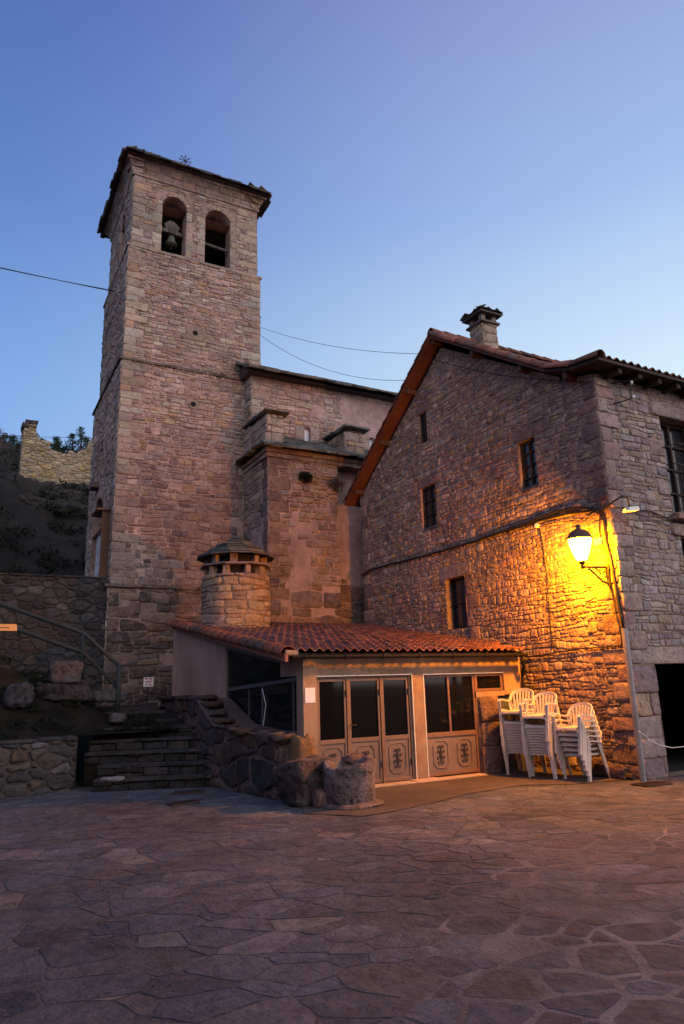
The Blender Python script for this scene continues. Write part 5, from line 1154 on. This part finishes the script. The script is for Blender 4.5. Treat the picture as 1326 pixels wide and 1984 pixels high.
def build_troughs():
    mb = MB(); boulder(mb, (4.83, 10.42, .46), (.19, .20, .48), 3, .6, .2, col=(.3, .2, .12)); tag(mb.build('upright_stone', M_LICHEN, smooth=True), 'upright lichen stained boulder against the annex corner pillar', 'stone')
    # round basin in front
    t = MB(); n = 40; cx, cy = 5.17, 9.55; vs = []
    prof = [(.36, 0), (.39, .04), (.385, .3), (.40, .52), (.40, .60), (.37, .62), (.27, .61), (.24, .56), (.22, .38), (.0, .36)]
    for (r_, z) in prof:
        for q in range(n):
            an = 2 * math.pi * q / n; d = Vector((math.cos(an), math.sin(an), z * 2)); k = 1 + .06 * MN.noise(d * 1.4) + .035 * MN.noise(d * 4)
            zz = z + (.05 * MN.noise(Vector((math.cos(an) * 1.6, math.sin(an) * 1.6, 4))) if z > .5 else 0) - (.07 if z > .55 and -.9 < an - 3.9 < .5 else 0)
            vs.append((cx + r_ * k * math.cos(an), cy + r_ * k * math.sin(an), zz))
    t.add(vs, [(i * n + q, i * n + (q + 1) % n, (i + 1) * n + (q + 1) % n, (i + 1) * n + q) for i in range(len(prof) - 1) for q in range(n)], 0, (.19, .145, .14))
    tag(t.build('stone_basin', M_ROCKT, smooth=True), 'round worn stone basin standing in the plaza in front of the annex doors', 'basin')
    mb = MB(); boulder(mb, (5.42, 9.85, .60), (.20, .10, .07), 5, .6, .2, col=(.15, .10, .095), rot=.4); tag(mb.build('loose_stone', M_ROCKT, smooth=True), 'flat loose stone lying on the back rim of the round basin', 'stone')
    mb = MB(); boulder(mb, (4.70, 10.0, .30), (.36, .30, .32), 7, .42, .2, col=(.085, .066, .064), rot=.2); boulder(mb, (4.83, 10.02, .60), (.26, .18, .04), 8, .5, .2, col=(.17, .125, .12)); tag(mb.build('stone_trough', M_ROCKT, smooth=True), 'dark block shaped stone trough left of the round basin', 'trough')
    mb = MB(); boulder(mb, (4.72, 9.62, .10), (.10, .12, .13), 11, .6, .2, col=(.2, .12, .10)); tag(mb.build('loose_stone', M_ROCKT, smooth=True), 'small reddish stone on the ground between trough and basin', 'stone')
    mb = MB(); boulder(mb, (5.17, 9.5, .03), (.47, .43, .045), 13, .8, .1, col=(.16, .12, .11)); tag(mb.build('base_slab', M_ROCKT, smooth=True), 'thin rough slab under the round basin', 'slab')
build_troughs()

# ================================================================== STEPS, WALLS, HANDRAIL
def build_steps():
    rng = random.Random(71); mb = MB()
    d = Vector((.93, -.367, 0)).normalized(); b = Vector((.367, .93, 0)).normalized(); o = Vector((2.22, 13.52, 0))
    P_S = [(.050, .044, .043, 3), (.065, .055, .052, 2), (.04, .036, .036, 2)]
    P_T = [(.065, .058, .055, 3), (.085, .073, .07, 2), (.055, .05, .048, 1)]
    for k in range(5):
        z = .2 * k; p = o + b * (.34 * k); L0 = 0 if k < 2 else -.32; u = L0
        r_ = plane(p, d, (0, 0, 1)); mb.add([r_(L0 - .0, z), r_(2.35, z), r_(2.35, z + .17), r_(L0, z + .17)], [(0, 1, 2, 3)], 1)
        for c in cells([(L0, z), (2.35, z), (2.35, z + .155), (L0, z + .155)], .36, .16, .3, .02, (), None, rng, .5): add_stone(mb, c, r_, .02, P_S, 0, rng=rng)
        while u < 2.35:
            w_ = rng.uniform(.4, .9); e = min(u + w_, 2.35); mb.obox(p + d * ((u + e) / 2) + b * .20 + Vector((0, 0, z + .178)), d, b, Vector((0, 0, 1)), (e - u) / 2 - .006, .245, .022, 0, pick(P_T, rng), jit=.008); u += w_
        mb.obox(p + d * ((L0 + 2.35) / 2) + b * .2 + Vector((0, 0, z / 2 + .07)), d, b, Vector((0, 0, 1)), (2.35 - L0) / 2 - .01, .18, z / 2 + .07, 1)
        lf = plane(p + d * L0 + b * .36, -b, (0, 0, 1)); mb.add([lf(0, 0), lf(.37, 0), lf(.37, z + .15), lf(0, z + .15)], [(0, 1, 2, 3)], 1)
    tag(mb.build('stone_steps', [M_STONE_D, M_EARTH], smooth=False), 'flight of five dark worn stone steps rising from the plaza beside the annex', 'steps')
    mb = MB(); boulder(mb, (2.55, 13.44, .20), (.2, .10, .035), 21, .5, .2, col=(.34, .30, .28), rot=-.4); tag(mb.build('loose_stone', M_ROCKT, smooth=True), 'pale flat stone on the lowest step end', 'stone')
    # upper worn stair climbing to the left behind the handrail
    mb = MB()
    for k in range(8):
        x = 3.0 - k * .42; z = 1.22 + k * .21; mb.box((x - .5, 15.9 + .02 * k, z - .14), (x + .0, 18.6, z), 0, pick(P_S, rng), jit=.03)
    for k, (x, y, z) in enumerate(((3.4, 15.3, 1.12), (3.3, 15.9, 1.26), (3.35, 16.6, 1.38))): mb.box((x - .6, y, z - .15), (x + .75, y + .5, z), 0, pick(P_S, rng), jit=.03)
    tag(mb.build('upper_steps', M_STONE_D), 'rough dark upper stair climbing left behind the handrail', 'steps')
    # low plaza wall
    mb = MB(); a_, b_ = Vector((-9, 12.6, 0)), Vector((1.98, 14.02, 0)); L_ = (b_ - a_).length; q = plane(a_, (b_ - a_).normalized(), (0, 0, 1))
    ol = [(0, 0), (L_, 0), (L_, .90), (L_ - 1.3, .85), (0, .80)]; backing(mb, ol, q, (), 1)
    P_L = [(.085, .072, .068, 3), (.105, .09, .083, 2), (.12, .083, .066, 1.5), (.065, .06, .063, 2), (.17, .145, .14, .6)]
    for c in cells([(L_ - 6, 0), (L_, 0), (L_, .87), (L_ - 6, .82)], .28, .18, .42, .03, (), None, rng, 1.2): add_stone(mb, c, q, .045, P_L, 0, rng=rng, rough=.02)
    nb = Vector((-.128, .99, 0)); u = 0.0
    while u < L_:
        w_ = rng.uniform(.4, .8); e = min(L_ + .02, u + w_); mb.obox(a_ + (b_ - a_).normalized() * ((u + e) / 2) + nb * .2 + Vector((0, 0, .815 + .08 * u / L_)), (b_ - a_).normalized(), nb, Vector((0, 0, 1)), (e - u) / 2 - .008, .24, .03, 0, pick(P_S, rng), jit=.012); u += w_
    mb.obox(b_ + nb * .25 + Vector((0, 0, .43)), (b_ - a_).normalized(), nb, Vector((0, 0, 1)), .02, .24, .43, 1)
    tag(mb.build('plaza_wall', [M_STONE_D, mat('plaza_mortar', (.10, .085, .08), .95, .3, 6, 1, 25, spec=.1, pits=.5)], smooth=True), 'low rubble wall with flat coping edging the plaza left of the steps', 'wall')
    # tall retaining wall
    q = plane((-14, 19.95, 0), (1, 0, 0), (0, 0, 1)); mb = MB(); ol = [(0, 1), (17.38, 1), (17.38, 4.72), (0, 4.72)]; backing(mb, ol, q, (), 1)
    for c in cells([(9, 1), (17.38, 1), (17.38, 4.72), (9, 4.72)], .27, .16, .42, .03, (), None, rng, 1.2): add_stone(mb, c, q, .03, P_GREY, 0, rng=rng)
    mb.box((-14, 19.96, 1), (3.38, 20.35, 4.715), 1); u = -14
    while u < 3.38:
        w_ = rng.uniform(.4, .8); e = min(3.38, u + w_); mb.box((u, 19.9, 4.72), (e - .01, 20.38, 4.77), 0, pick(P_GREY, rng), jit=.008); u += w_
    tag(mb.build('retaining_wall', [M_STONE_D, mat('grey_mortar', (.045, .044, .048), .95, .3, 6, 1, 25, spec=.1)], smooth=True), 'tall dark grey retaining wall holding the church terrace left of the tower', 'wall')
    # handrail
    t = thing('handrail', 'weathered two-bar handrail descending the bank to a post set in a stone', 'handrail', (2.9, 15.1, 1.2))
    A0, A1 = Vector((-2.6, 16.9, 4.75)), Vector((2.27, 15.9, 2.92)); B1 = Vector((2.88, 15.1, 2.2)); dz = Vector((0, 0, -.40))
    for off in (Vector((0, 0, 0)), dz):
        mb = MB(); mb.tube([A0 + off, A1 + off, B1 + off * 1.1], .042, 8); mb.build('rail', M_RAIL, t, smooth=True)
    for p in (B1, A1, A0.lerp(A1, .55), A0.lerp(A1, .1)):
        mb = MB(); mb.tube([p + Vector((0, 0, .03)), p - Vector((0, 0, 1.05))], .05, 8); mb.build('post', M_RAIL, t, smooth=True)
    mb = MB(); boulder(mb, (2.88, 15.05, 1.16), (.17, .15, .11), 31, .8, .15, col=(.12, .105, .10)); tag(mb.build('footing_stone', M_ROCKT, smooth=True), 'rounded stone at the foot of the handrail post', 'stone')
    mb = MB(); boulder(mb, (1.91, 15.7, 2.10), (.32, .25, .23), 33, .35, .12, col=(.085, .07, .072)); tag(mb.build('stone_block', M_ROCKT, smooth=True), 'squared lichen spotted stone block lying on the bank below the handrail', 'stone')
    mb = MB(); boulder(mb, (1.9, 15.75, 1.72), (.55, .3, .20), 34, .5, .3, col=(.05, .04, .04)); tag(mb.build('rock', M_ROCKT, smooth=True), 'dark reddish rock under the squared stone block', 'rock')
    mb = MB(); boulder(mb, (1.05, 15.2, 1.66), (.26, .22, .24), 35, .8, .3, col=(.05, .054, .065)); tag(mb.build('rock', M_ROCKT, smooth=True), 'pale bluish boulder half buried in the bank at the left', 'rock')
    mb = MB(); boulder(mb, (2.75, 15.9, 1.60), (.45, .2, .12), 36, .5, .2, col=(.10, .095, .09)); tag(mb.build('rock', M_ROCKT, smooth=True), 'long flat grey rock beneath the end of the handrail', 'rock')
    # notice and arrow board
    t = thing('notice_sign', 'small square white notice with red printing in the dark below the tower', 'sign', (3.92, 17.0, 1.3))
    s_ = MB(); s_.box((3.81, 17.0, 1.78), (4.04, 17.012, 1.995)); s_.build('board', M_PAPER, t)
    s_ = MB(); s_.tube([(3.92, 17.03, 1.1), (3.92, 17.03, 1.9)], .018, 6); s_.build('post', M_IRON, t)
    s_ = MB()
    for (a, b, c, e) in ((.03, .165, .09, .195), (.12, .165, .2, .195), (.05, .12, .19, .135), (.04, .095, .18, .11), (.05, .03, .10, .06), (.13, .03, .19, .06)): s_.box((3.81 + a, 16.996, 1.78 + b), (3.81 + c, 16.999, 1.78 + e))
    s_.build('printing', mat('red_print', (.45, .06, .06), .7), t)
    t = thing('wooden_sign', 'orange wooden direction board on a post at the left edge of the bank', 'sign', (.3, 14.6, .9))
    s_ = MB(); s_.prism([(-.55, 14.55, 2.98), (.86, 14.55, 2.98), (.88, 14.55, 2.855), (-.55, 14.55, 2.855)], (0, .03, 0)); s_.build('board', mat('orange_board', (.72, .34, .11), .6, .15, 8, .2, 30), t)
    s_ = MB(); s_.tube([(-.1, 14.62, .7), (-.1, 14.62, 3.1)], .05, 8); s_.build('post', M_RAIL, t)
    s_ = MB(); rr = random.Random(4); x = .16
    for (x0, x1) in ((.0, .22), (.26, .40), (.44, .74)): s_.box((x0, 14.544, 2.908), (x1, 14.548, 2.918))
    s_.build('lettering', M_WOODD, t)
build_steps()

# ================================================================== RUIN AND TREES
def build_ruin():
    rng = random.Random(81); mb = MB()
    K = [(0, 15.8), (.08, 16.1), (.6, 16.05), (.66, 15.7), (.9, 15.45), (1.3, 15.28), (1.45, 14.95), (2.1, 14.82), (2.8, 14.92), (3.0, 15.1), (3.3, 15.22), (3.5, 15.7), (3.7, 15.85), (4.6, 15.9), (8, 15.0)]
    def top(u):
        for i in range(len(K) - 1):
            if K[i][0] <= u <= K[i + 1][0]: return K[i][1] + (u - K[i][0]) / (K[i + 1][0] - K[i][0]) * (K[i + 1][1] - K[i][1]) + .10 * nz(u, 0, 3, 5)
        return 15
    q = plane((1.93, 40.0, 0), (1, 0, 0), (0, 0, 1)); n = 64
    for i in range(n):
        u0, u1 = 8 * i / n, 8 * (i + 1) / n; t0 = top((u0 + u1) / 2) - .08; mb.box((1.93 + u0, 40.0, 11), (1.93 + u1, 40.9, t0), 1)
    for c in cells([(0, 11.4), (8, 11.4), (8, 16.2), (0, 16.2)], .26, .14, .42, .03, (), lambda u, v: v > top(u) - .03, rng, 1.1, drop=.03): add_stone(mb, c, q, .05, P_RUIN, 0, rng=rng)
    ls = plane((1.93, 40.9, 0), (0, -1, 0), (0, 0, 1))
    for c in cells([(0, 11.4), (.9, 11.4), (.9, 15.8), (0, 15.8)], .3, .2, .3, .03, (), None, rng): add_stone(mb, c, ls, .04, P_RUIN, 0, rng=rng)
    for (x, z, w_, h_, c) in ((2.25, 16.12, .30, .06, (.28, .22, .16)), (2.22, 16.27, .28, .05, (.09, .08, .075)), (2.38, 16.38, .26, .05, (.08, .07, .065)), (1.98, 16.1, .16, .14, (.08, .07, .065)), (2.1, 16.38, .12, .04, (.08, .07, .065))):
        mb.obox((x, 40.4, z), Vector((1, 0, .05)).normalized(), Vector((0, 1, 0)), Vector((-.05, 0, 1)).normalized(), w_, .5, h_, 0, c, jit=.03)
    tag(mb.build('ruined_wall', [M_STONE, mat('ruin_mortar', (.34, .26, .17), .95, .3, 4, 1, 12, spec=.1)], smooth=True), 'broken yellowish castle wall with a ragged top on the rock behind the tower', 'wall')
build_ruin()
for (x, y, z, sx, sy, sz, k, lab) in ((2.6, 38.6, 12.0, 1.0, .8, .55, 61, 'dark rounded rock outcrop below the left end of the ruined wall'), (4.4, 38.2, 11.85, 1.1, .9, .55, 62, 'dark rock outcrop below the middle of the ruined wall'), (1.0, 37.0, 11.4, 1.2, 1.0, .6, 63, 'dark rock outcrop left of the ruined wall'), (5.9, 37.0, 11.2, .9, .8, .5, 64, 'dark rock outcrop beside the tower edge below the ruin'), (3.0, 34, 9.6, 1.5, 1.2, .8, 65, 'broad dark rock face halfway up the slope under the ruin'), (.2, 32.5, 8.6, 1.3, 1.1, .8, 66, 'dark rock face at the left edge of the slope')):
    mb = MB(); boulder(mb, (x, y, z), (sx, sy, sz), k, .75, .45, col=(.05, .045, .042)); tag(mb.build('rock_outcrop', M_ROCKT, smooth=False), lab, 'rock')
def build_trees():
    rng = random.Random(91)
    def pine(x, y, h, w_, lab):
        z = hillh(x, y) - .4; t = thing('pine_tree', lab, 'tree', (x, y, z), 'pines along the ridge behind the ruin')
        mb = MB(); mb.tube([(x, y, z), (x + .1, y, z + h * .5), (x, y, z + h * .95)], [.14, .09, .03], 6); mb.build('trunk', M_TWIG, t)
        mb = MB()
        for k in range(13):
            f = .3 + .7 * k / 12; an = rng.uniform(0, 6.28); rr = w_ * (1.05 - f) * rng.uniform(.5, 1.1); c = (x + rr * math.cos(an), y + rr * math.sin(an), z + h * f)
            leaf_cloud(mb, c, w_ * (.62 - .35 * f) * rng.uniform(.8, 1.2), 60, .13, rng, sq=(1.2, 1.2, .55))
        mb.build('crown', M_PINE, t)
    # x = horizontal place, seen between the ruin and the tower and left of the ruin
    spots = [(4.6, 90, 3.2, 1.5, 'rounded pine just left of the ruin'), (5.4, 86, 3.0, 1.6, 'pine standing directly above the stepped edge of the ruin'), (6.6, 92, 2.4, 1.3, 'low pine in the gap of the ruin top'),
             (7.9, 88, 2.9, 1.5, 'flat topped pine in the middle of the ridge over the ruin'), (8.6, 94, 2.2, 1.2, 'small pine right of the flat topped one'), (10.0, 90, 3.6, 1.4, 'tall pine second from the tower'), (10.9, 89, 4.6, 1.3, 'tallest pine closest to the tower'),
             (11.9, 91, 3.4, 1.5, 'pine partly hidden by the tower edge'), (2.2, 88, 2.4, 1.6, 'low bushy pine at the left edge of the ridge'), (3.4, 93, 2.4, 1.5, 'low pine between the left edge and the ruin')]
    for s in spots: pine(*s)
    x, y = 1.1, 58; z = hillh(x, y); t = thing('bare_tree', 'leafless thin tree at the left edge above the scrub', 'tree', (x, y, z)); mb = MB(); br = MB()
    mb.tube([(x, y, z - .5), (x + .1, y, z + 1.6), (x - .1, y, z + 3)], [.07, .05, .02], 6); mb.build('trunk', M_TWIG, t)
    for k in range(34):
        h = rng.uniform(.8, 2.9); an = rng.uniform(0, 6.28); l = (3.6 - h) * .5; a = Vector((x, y, z + h)); b = a + Vector((math.cos(an) * l * .6, math.sin(an) * l * .6, l * .7)); br.tube([a, b], [.02, .006], 4)
        for m_ in range(3):
            c = a.lerp(b, rng.uniform(.3, .9)); br.tube([c, c + Vector((rng.uniform(-.3, .3), rng.uniform(-.3, .3), rng.uniform(.1, .5)))], [.01, .004], 3)
    br.build('branches', M_TWIG, t)
build_trees()

# ================================================================== CHAIRS
def make_chair():
    t = thing('plastic_chair', '', 'chair', (0, 0, 0)); W2 = .245; tk = .008
    s = MB(); n = 9      # seat: dished shell with a rolled front lip; front is -Y
    rows = [(-.235, .385, .90), (-.225, .425, .96), (-.18, .432, 1.0), (-.05, .42, 1.0), (.08, .412, .97), (.18, .418, .92), (.215, .44, .88)]
    vs = []
    for o in (0, -.010):
        for (y, z, k) in rows:
            for i in range(n): u = -1 + 2 * i / (n - 1); vs.append((u * .215 * k, y, z + o + .012 * u * u))
    m = len(rows); fs = []
    for j in range(m - 1):
        for i in range(n - 1):
            fs.append((j * n + i, j * n + i + 1, (j + 1) * n + i + 1, (j + 1) * n + i)); b = m * n; fs.append((b + j * n + i, b + (j + 1) * n + i, b + (j + 1) * n + i + 1, b + j * n + i + 1))
    for i in range(n - 1): fs += [(i, m * n + i, m * n + i + 1, i + 1), ((m - 1) * n + i, (m - 1) * n + i + 1, m * n + (m - 1) * n + i + 1, m * n + (m - 1) * n + i)]
    for j in range(m - 1): fs += [(j * n, (j + 1) * n, m * n + (j + 1) * n, m * n + j * n), (j * n + n - 1, m * n + j * n + n - 1, m * n + (j + 1) * n + n - 1, (j + 1) * n + n - 1)]
    s.add(vs, fs); s.build('seat', M_CHAIR, t, smooth=False)
    b = MB()             # backrest: rounded rim with upright slats
    rim = []
    for k in range(17):
        a = math.pi * k / 16; cx = -math.cos(a) * .235; hz_ = math.sin(a) ** .55; rim.append((cx, .17 + .13 * hz_ , .60 + .20 * hz_))
    b.tube(rim, .02, 4, flat=((0, 0, 1), .028, .011))
    for i in range(7):
        u = -1 + 2 * i / 6; x0 = u * .15; x1 = u * .195; zt = .60 + .20 * (max(0, 1 - (x1 / .235) ** 2)) ** .28; yt = .17 + .13 * (max(0, 1 - (x1 / .235) ** 2)) ** .28
        b.tube([(x0, .205, .43), (x0 * 1.1, .225 + .01 * (1 - u * u), .55), (x1, yt, zt)], .02, 4, flat=((1, 0, 0), .017, .005))
    b.tube([(-.2, .2, .44), (0, .22, .435), (.2, .2, .44)], .02, 4, flat=((0, 0, 1), .02, .006)); b.build('backrest', M_CHAIR, t)
    for sx in (-1, 1):
        a = MB(); a.tube([(sx * .235, .175, .61), (sx * .262, .12, .60), (sx * .272, .02, .615), (sx * .268, -.10, .635), (sx * .262, -.185, .635), (sx * .26, -.215, .60)], .02, 4, flat=((1, 0, 0), .030, .011)); a.build('armrest', M_CHAIR, t)
        l = MB(); l.tube([(sx * .26, -.215, .61), (sx * .248, -.222, .40), (sx * .238, -.262, .0)], .02, 4, flat=((1, 0, 0), .024, .006)); l.tube([(sx * .280, -.195, .60), (sx * .268, -.20, .40), (sx * .258, -.245, .0)], .02, 4, flat=((0, 1, 0), .022, .005)); l.build('leg', M_CHAIR, t)
        l = MB(); l.tube([(sx * .235, .175, .61), (sx * .225, .215, .43), (sx * .242, .33, .0)], .02, 4, flat=((1, 0, 0), .022, .006)); l.tube([(sx * .248, .15, .60), (sx * .238, .19, .43), (sx * .262, .305, .0)], .02, 4, flat=((0, 1, 0), .025, .005)); l.build('leg', M_CHAIR, t)
        a = MB(); a.tube([(sx * .215, -.20, .415), (sx * .222, 0, .405), (sx * .215, .19, .42)], .02, 4, flat=((0, 0, 1), .011, .006)); a.build('side_rail', M_CHAIR, t)
    f = MB(); f.tube([(-.24, -.232, .34), (-.20, -.236, .385), (0, -.238, .392), (.20, -.236, .385), (.24, -.232, .34)], .02, 4, flat=((0, 0, 1), .013, .006)); f.build('front_apron', M_CHAIR, t)
    return t
def build_chairs():
    proto = make_chair(); used = [False]
    def place(x, y, z, rz, label, group, tilt=0):
        if not used[0]: r = proto; used[0] = True
        else:
            r = proto.copy(); COL.objects.link(r)
            for ch in list(proto.children): c = ch.copy(); COL.objects.link(c); c.parent = r
        r.location = (x, y, z); r.rotation_euler = (tilt, 0, rz); r['label'] = label; r['group'] = group
    # front of the chair is local -Y; rotated so that it looks towards the plaza
    def stack(x, y, rz, n, dz, dfwd, where, tops, gap=0):
        f = Vector((math.sin(rz), -math.cos(rz), 0)); g = 'white plastic chairs of the ' + where
        for k in range(n):
            z = .012 + dz * k; p = Vector((x, y, 0)) + f * dfwd * k + Vector((random.uniform(-.004, .004), random.uniform(-.004, .004), 0))
            if k == n - 1: lab = 'topmost white plastic chair of the ' + where; z += gap
            elif k == 0: lab = 'lowest white plastic chair, on the ground, of the ' + where
            else: lab = 'white plastic chair nested inside the ' + where
            place(p.x, p.y, z, rz + random.uniform(-.02, .02), lab, g)
    stack(9.62, 9.24, R(-82), 6, .086, .034, 'right stack, shortest of three', 1)
    stack(9.36, 9.84, R(-72), 12, .046, .012, 'middle stack of three', 1, .12)
    stack(9.32, 10.38, R(-68), 13, .046, .010, 'left stack beside the annex', 1, .14)
build_chairs()

# ================================================================== SMALL THINGS
def build_small():
    rng = random.Random(101); mb = MB()
    for _ in range(1500):
        x, y = rng.uniform(-2, 11), rng.uniform(2.2, 12.5)
        if y > 8.2 and x > 4.2 and y > 8.9: continue
        s_ = rng.uniform(.003, .009); c = Vector((x, y, .006 + s_ * .3)); c_ = rng.choice([(.2, .17, .155), (.06, .05, .05), (.11, .085, .06), (.28, .25, .23)])
        vs = [c + Vector((s_ * rng.uniform(.6, 1.6) * math.cos(a), s_ * rng.uniform(.6, 1.6) * math.sin(a), 0)) for a in (0, 1.57, 3.14, 4.71)] + [c + Vector((0, 0, s_ * .6))]
        mb.add(vs, [(0, 1, 4), (1, 2, 4), (2, 3, 4), (3, 0, 4)], 0, c_)
    struct(mb.build('loose_grit', M_ROCKT, org=(4, 6, 0)), 'stuff')
    mb = MB(); mb.box((5.06, 10.782, 1.42), (5.245, 10.788, 1.66)); tag(mb.build('paper_notice', M_PAPER), 'blank looking white paper notice on the annex corner pillar', 'notice')
    mb = MB(); mb.tube([(9.95, 9.35, .05), (10.05, 8.95, .08), (10.06, 8.62, .05)], .055, 8); tag(mb.build('wooden_beam', M_WOODD), 'dark wooden beam lying at the foot of the gable wall', 'beam')
    mb = MB(); boulder(mb, (10.05, 9.1, .1), (.10, .35, .12), 51, .5, .25, col=(.12, .08, .07)); tag(mb.build('rock', M_ROCKT, smooth=True), 'dark rough footing rock between the short chair stack and the conduit', 'rock')
    def grate(P, lab):
        t = thing('drain_cover', lab, 'drain', ((P[0][0] + P[2][0]) / 2, (P[0][1] + P[2][1]) / 2, .01)); mb = MB(); a = [Vector((*p, .013)) for p in P]; mb.prism(a, (0, 0, .008)); mb.build('plate', M_IRON, t)
        f = MB()
        for i in range(4): f.tube([a[i] + Vector((0, 0, .008)), a[(i + 1) % 4] + Vector((0, 0, .008))], .012, 4)
        for k in range(1, 7): f.tube([a[0].lerp(a[1], k / 7) + Vector((0, 0, .012)), a[3].lerp(a[2], k / 7) + Vector((0, 0, .012))], .008, 4)
        f.build('bars', mat('rusty_iron', (.07, .04, .03), .8, .3, 10), t)
    grate([(3.30, 12.25), (3.75, 12.07), (3.85, 12.32), (3.40, 12.5)], 'dark iron drain cover in the paving before the stone steps')
    grate([(2.98, 11.05), (3.42, 11.12), (3.40, 11.38), (2.96, 11.31)], 'reddish iron cover in the paving between steps and basin')
    grate([(9.6, 8.0), (10.15, 7.95), (10.15, 8.25), (9.6, 8.3)], 'iron drain cover in the paving at the foot of the grey conduit')
build_small()
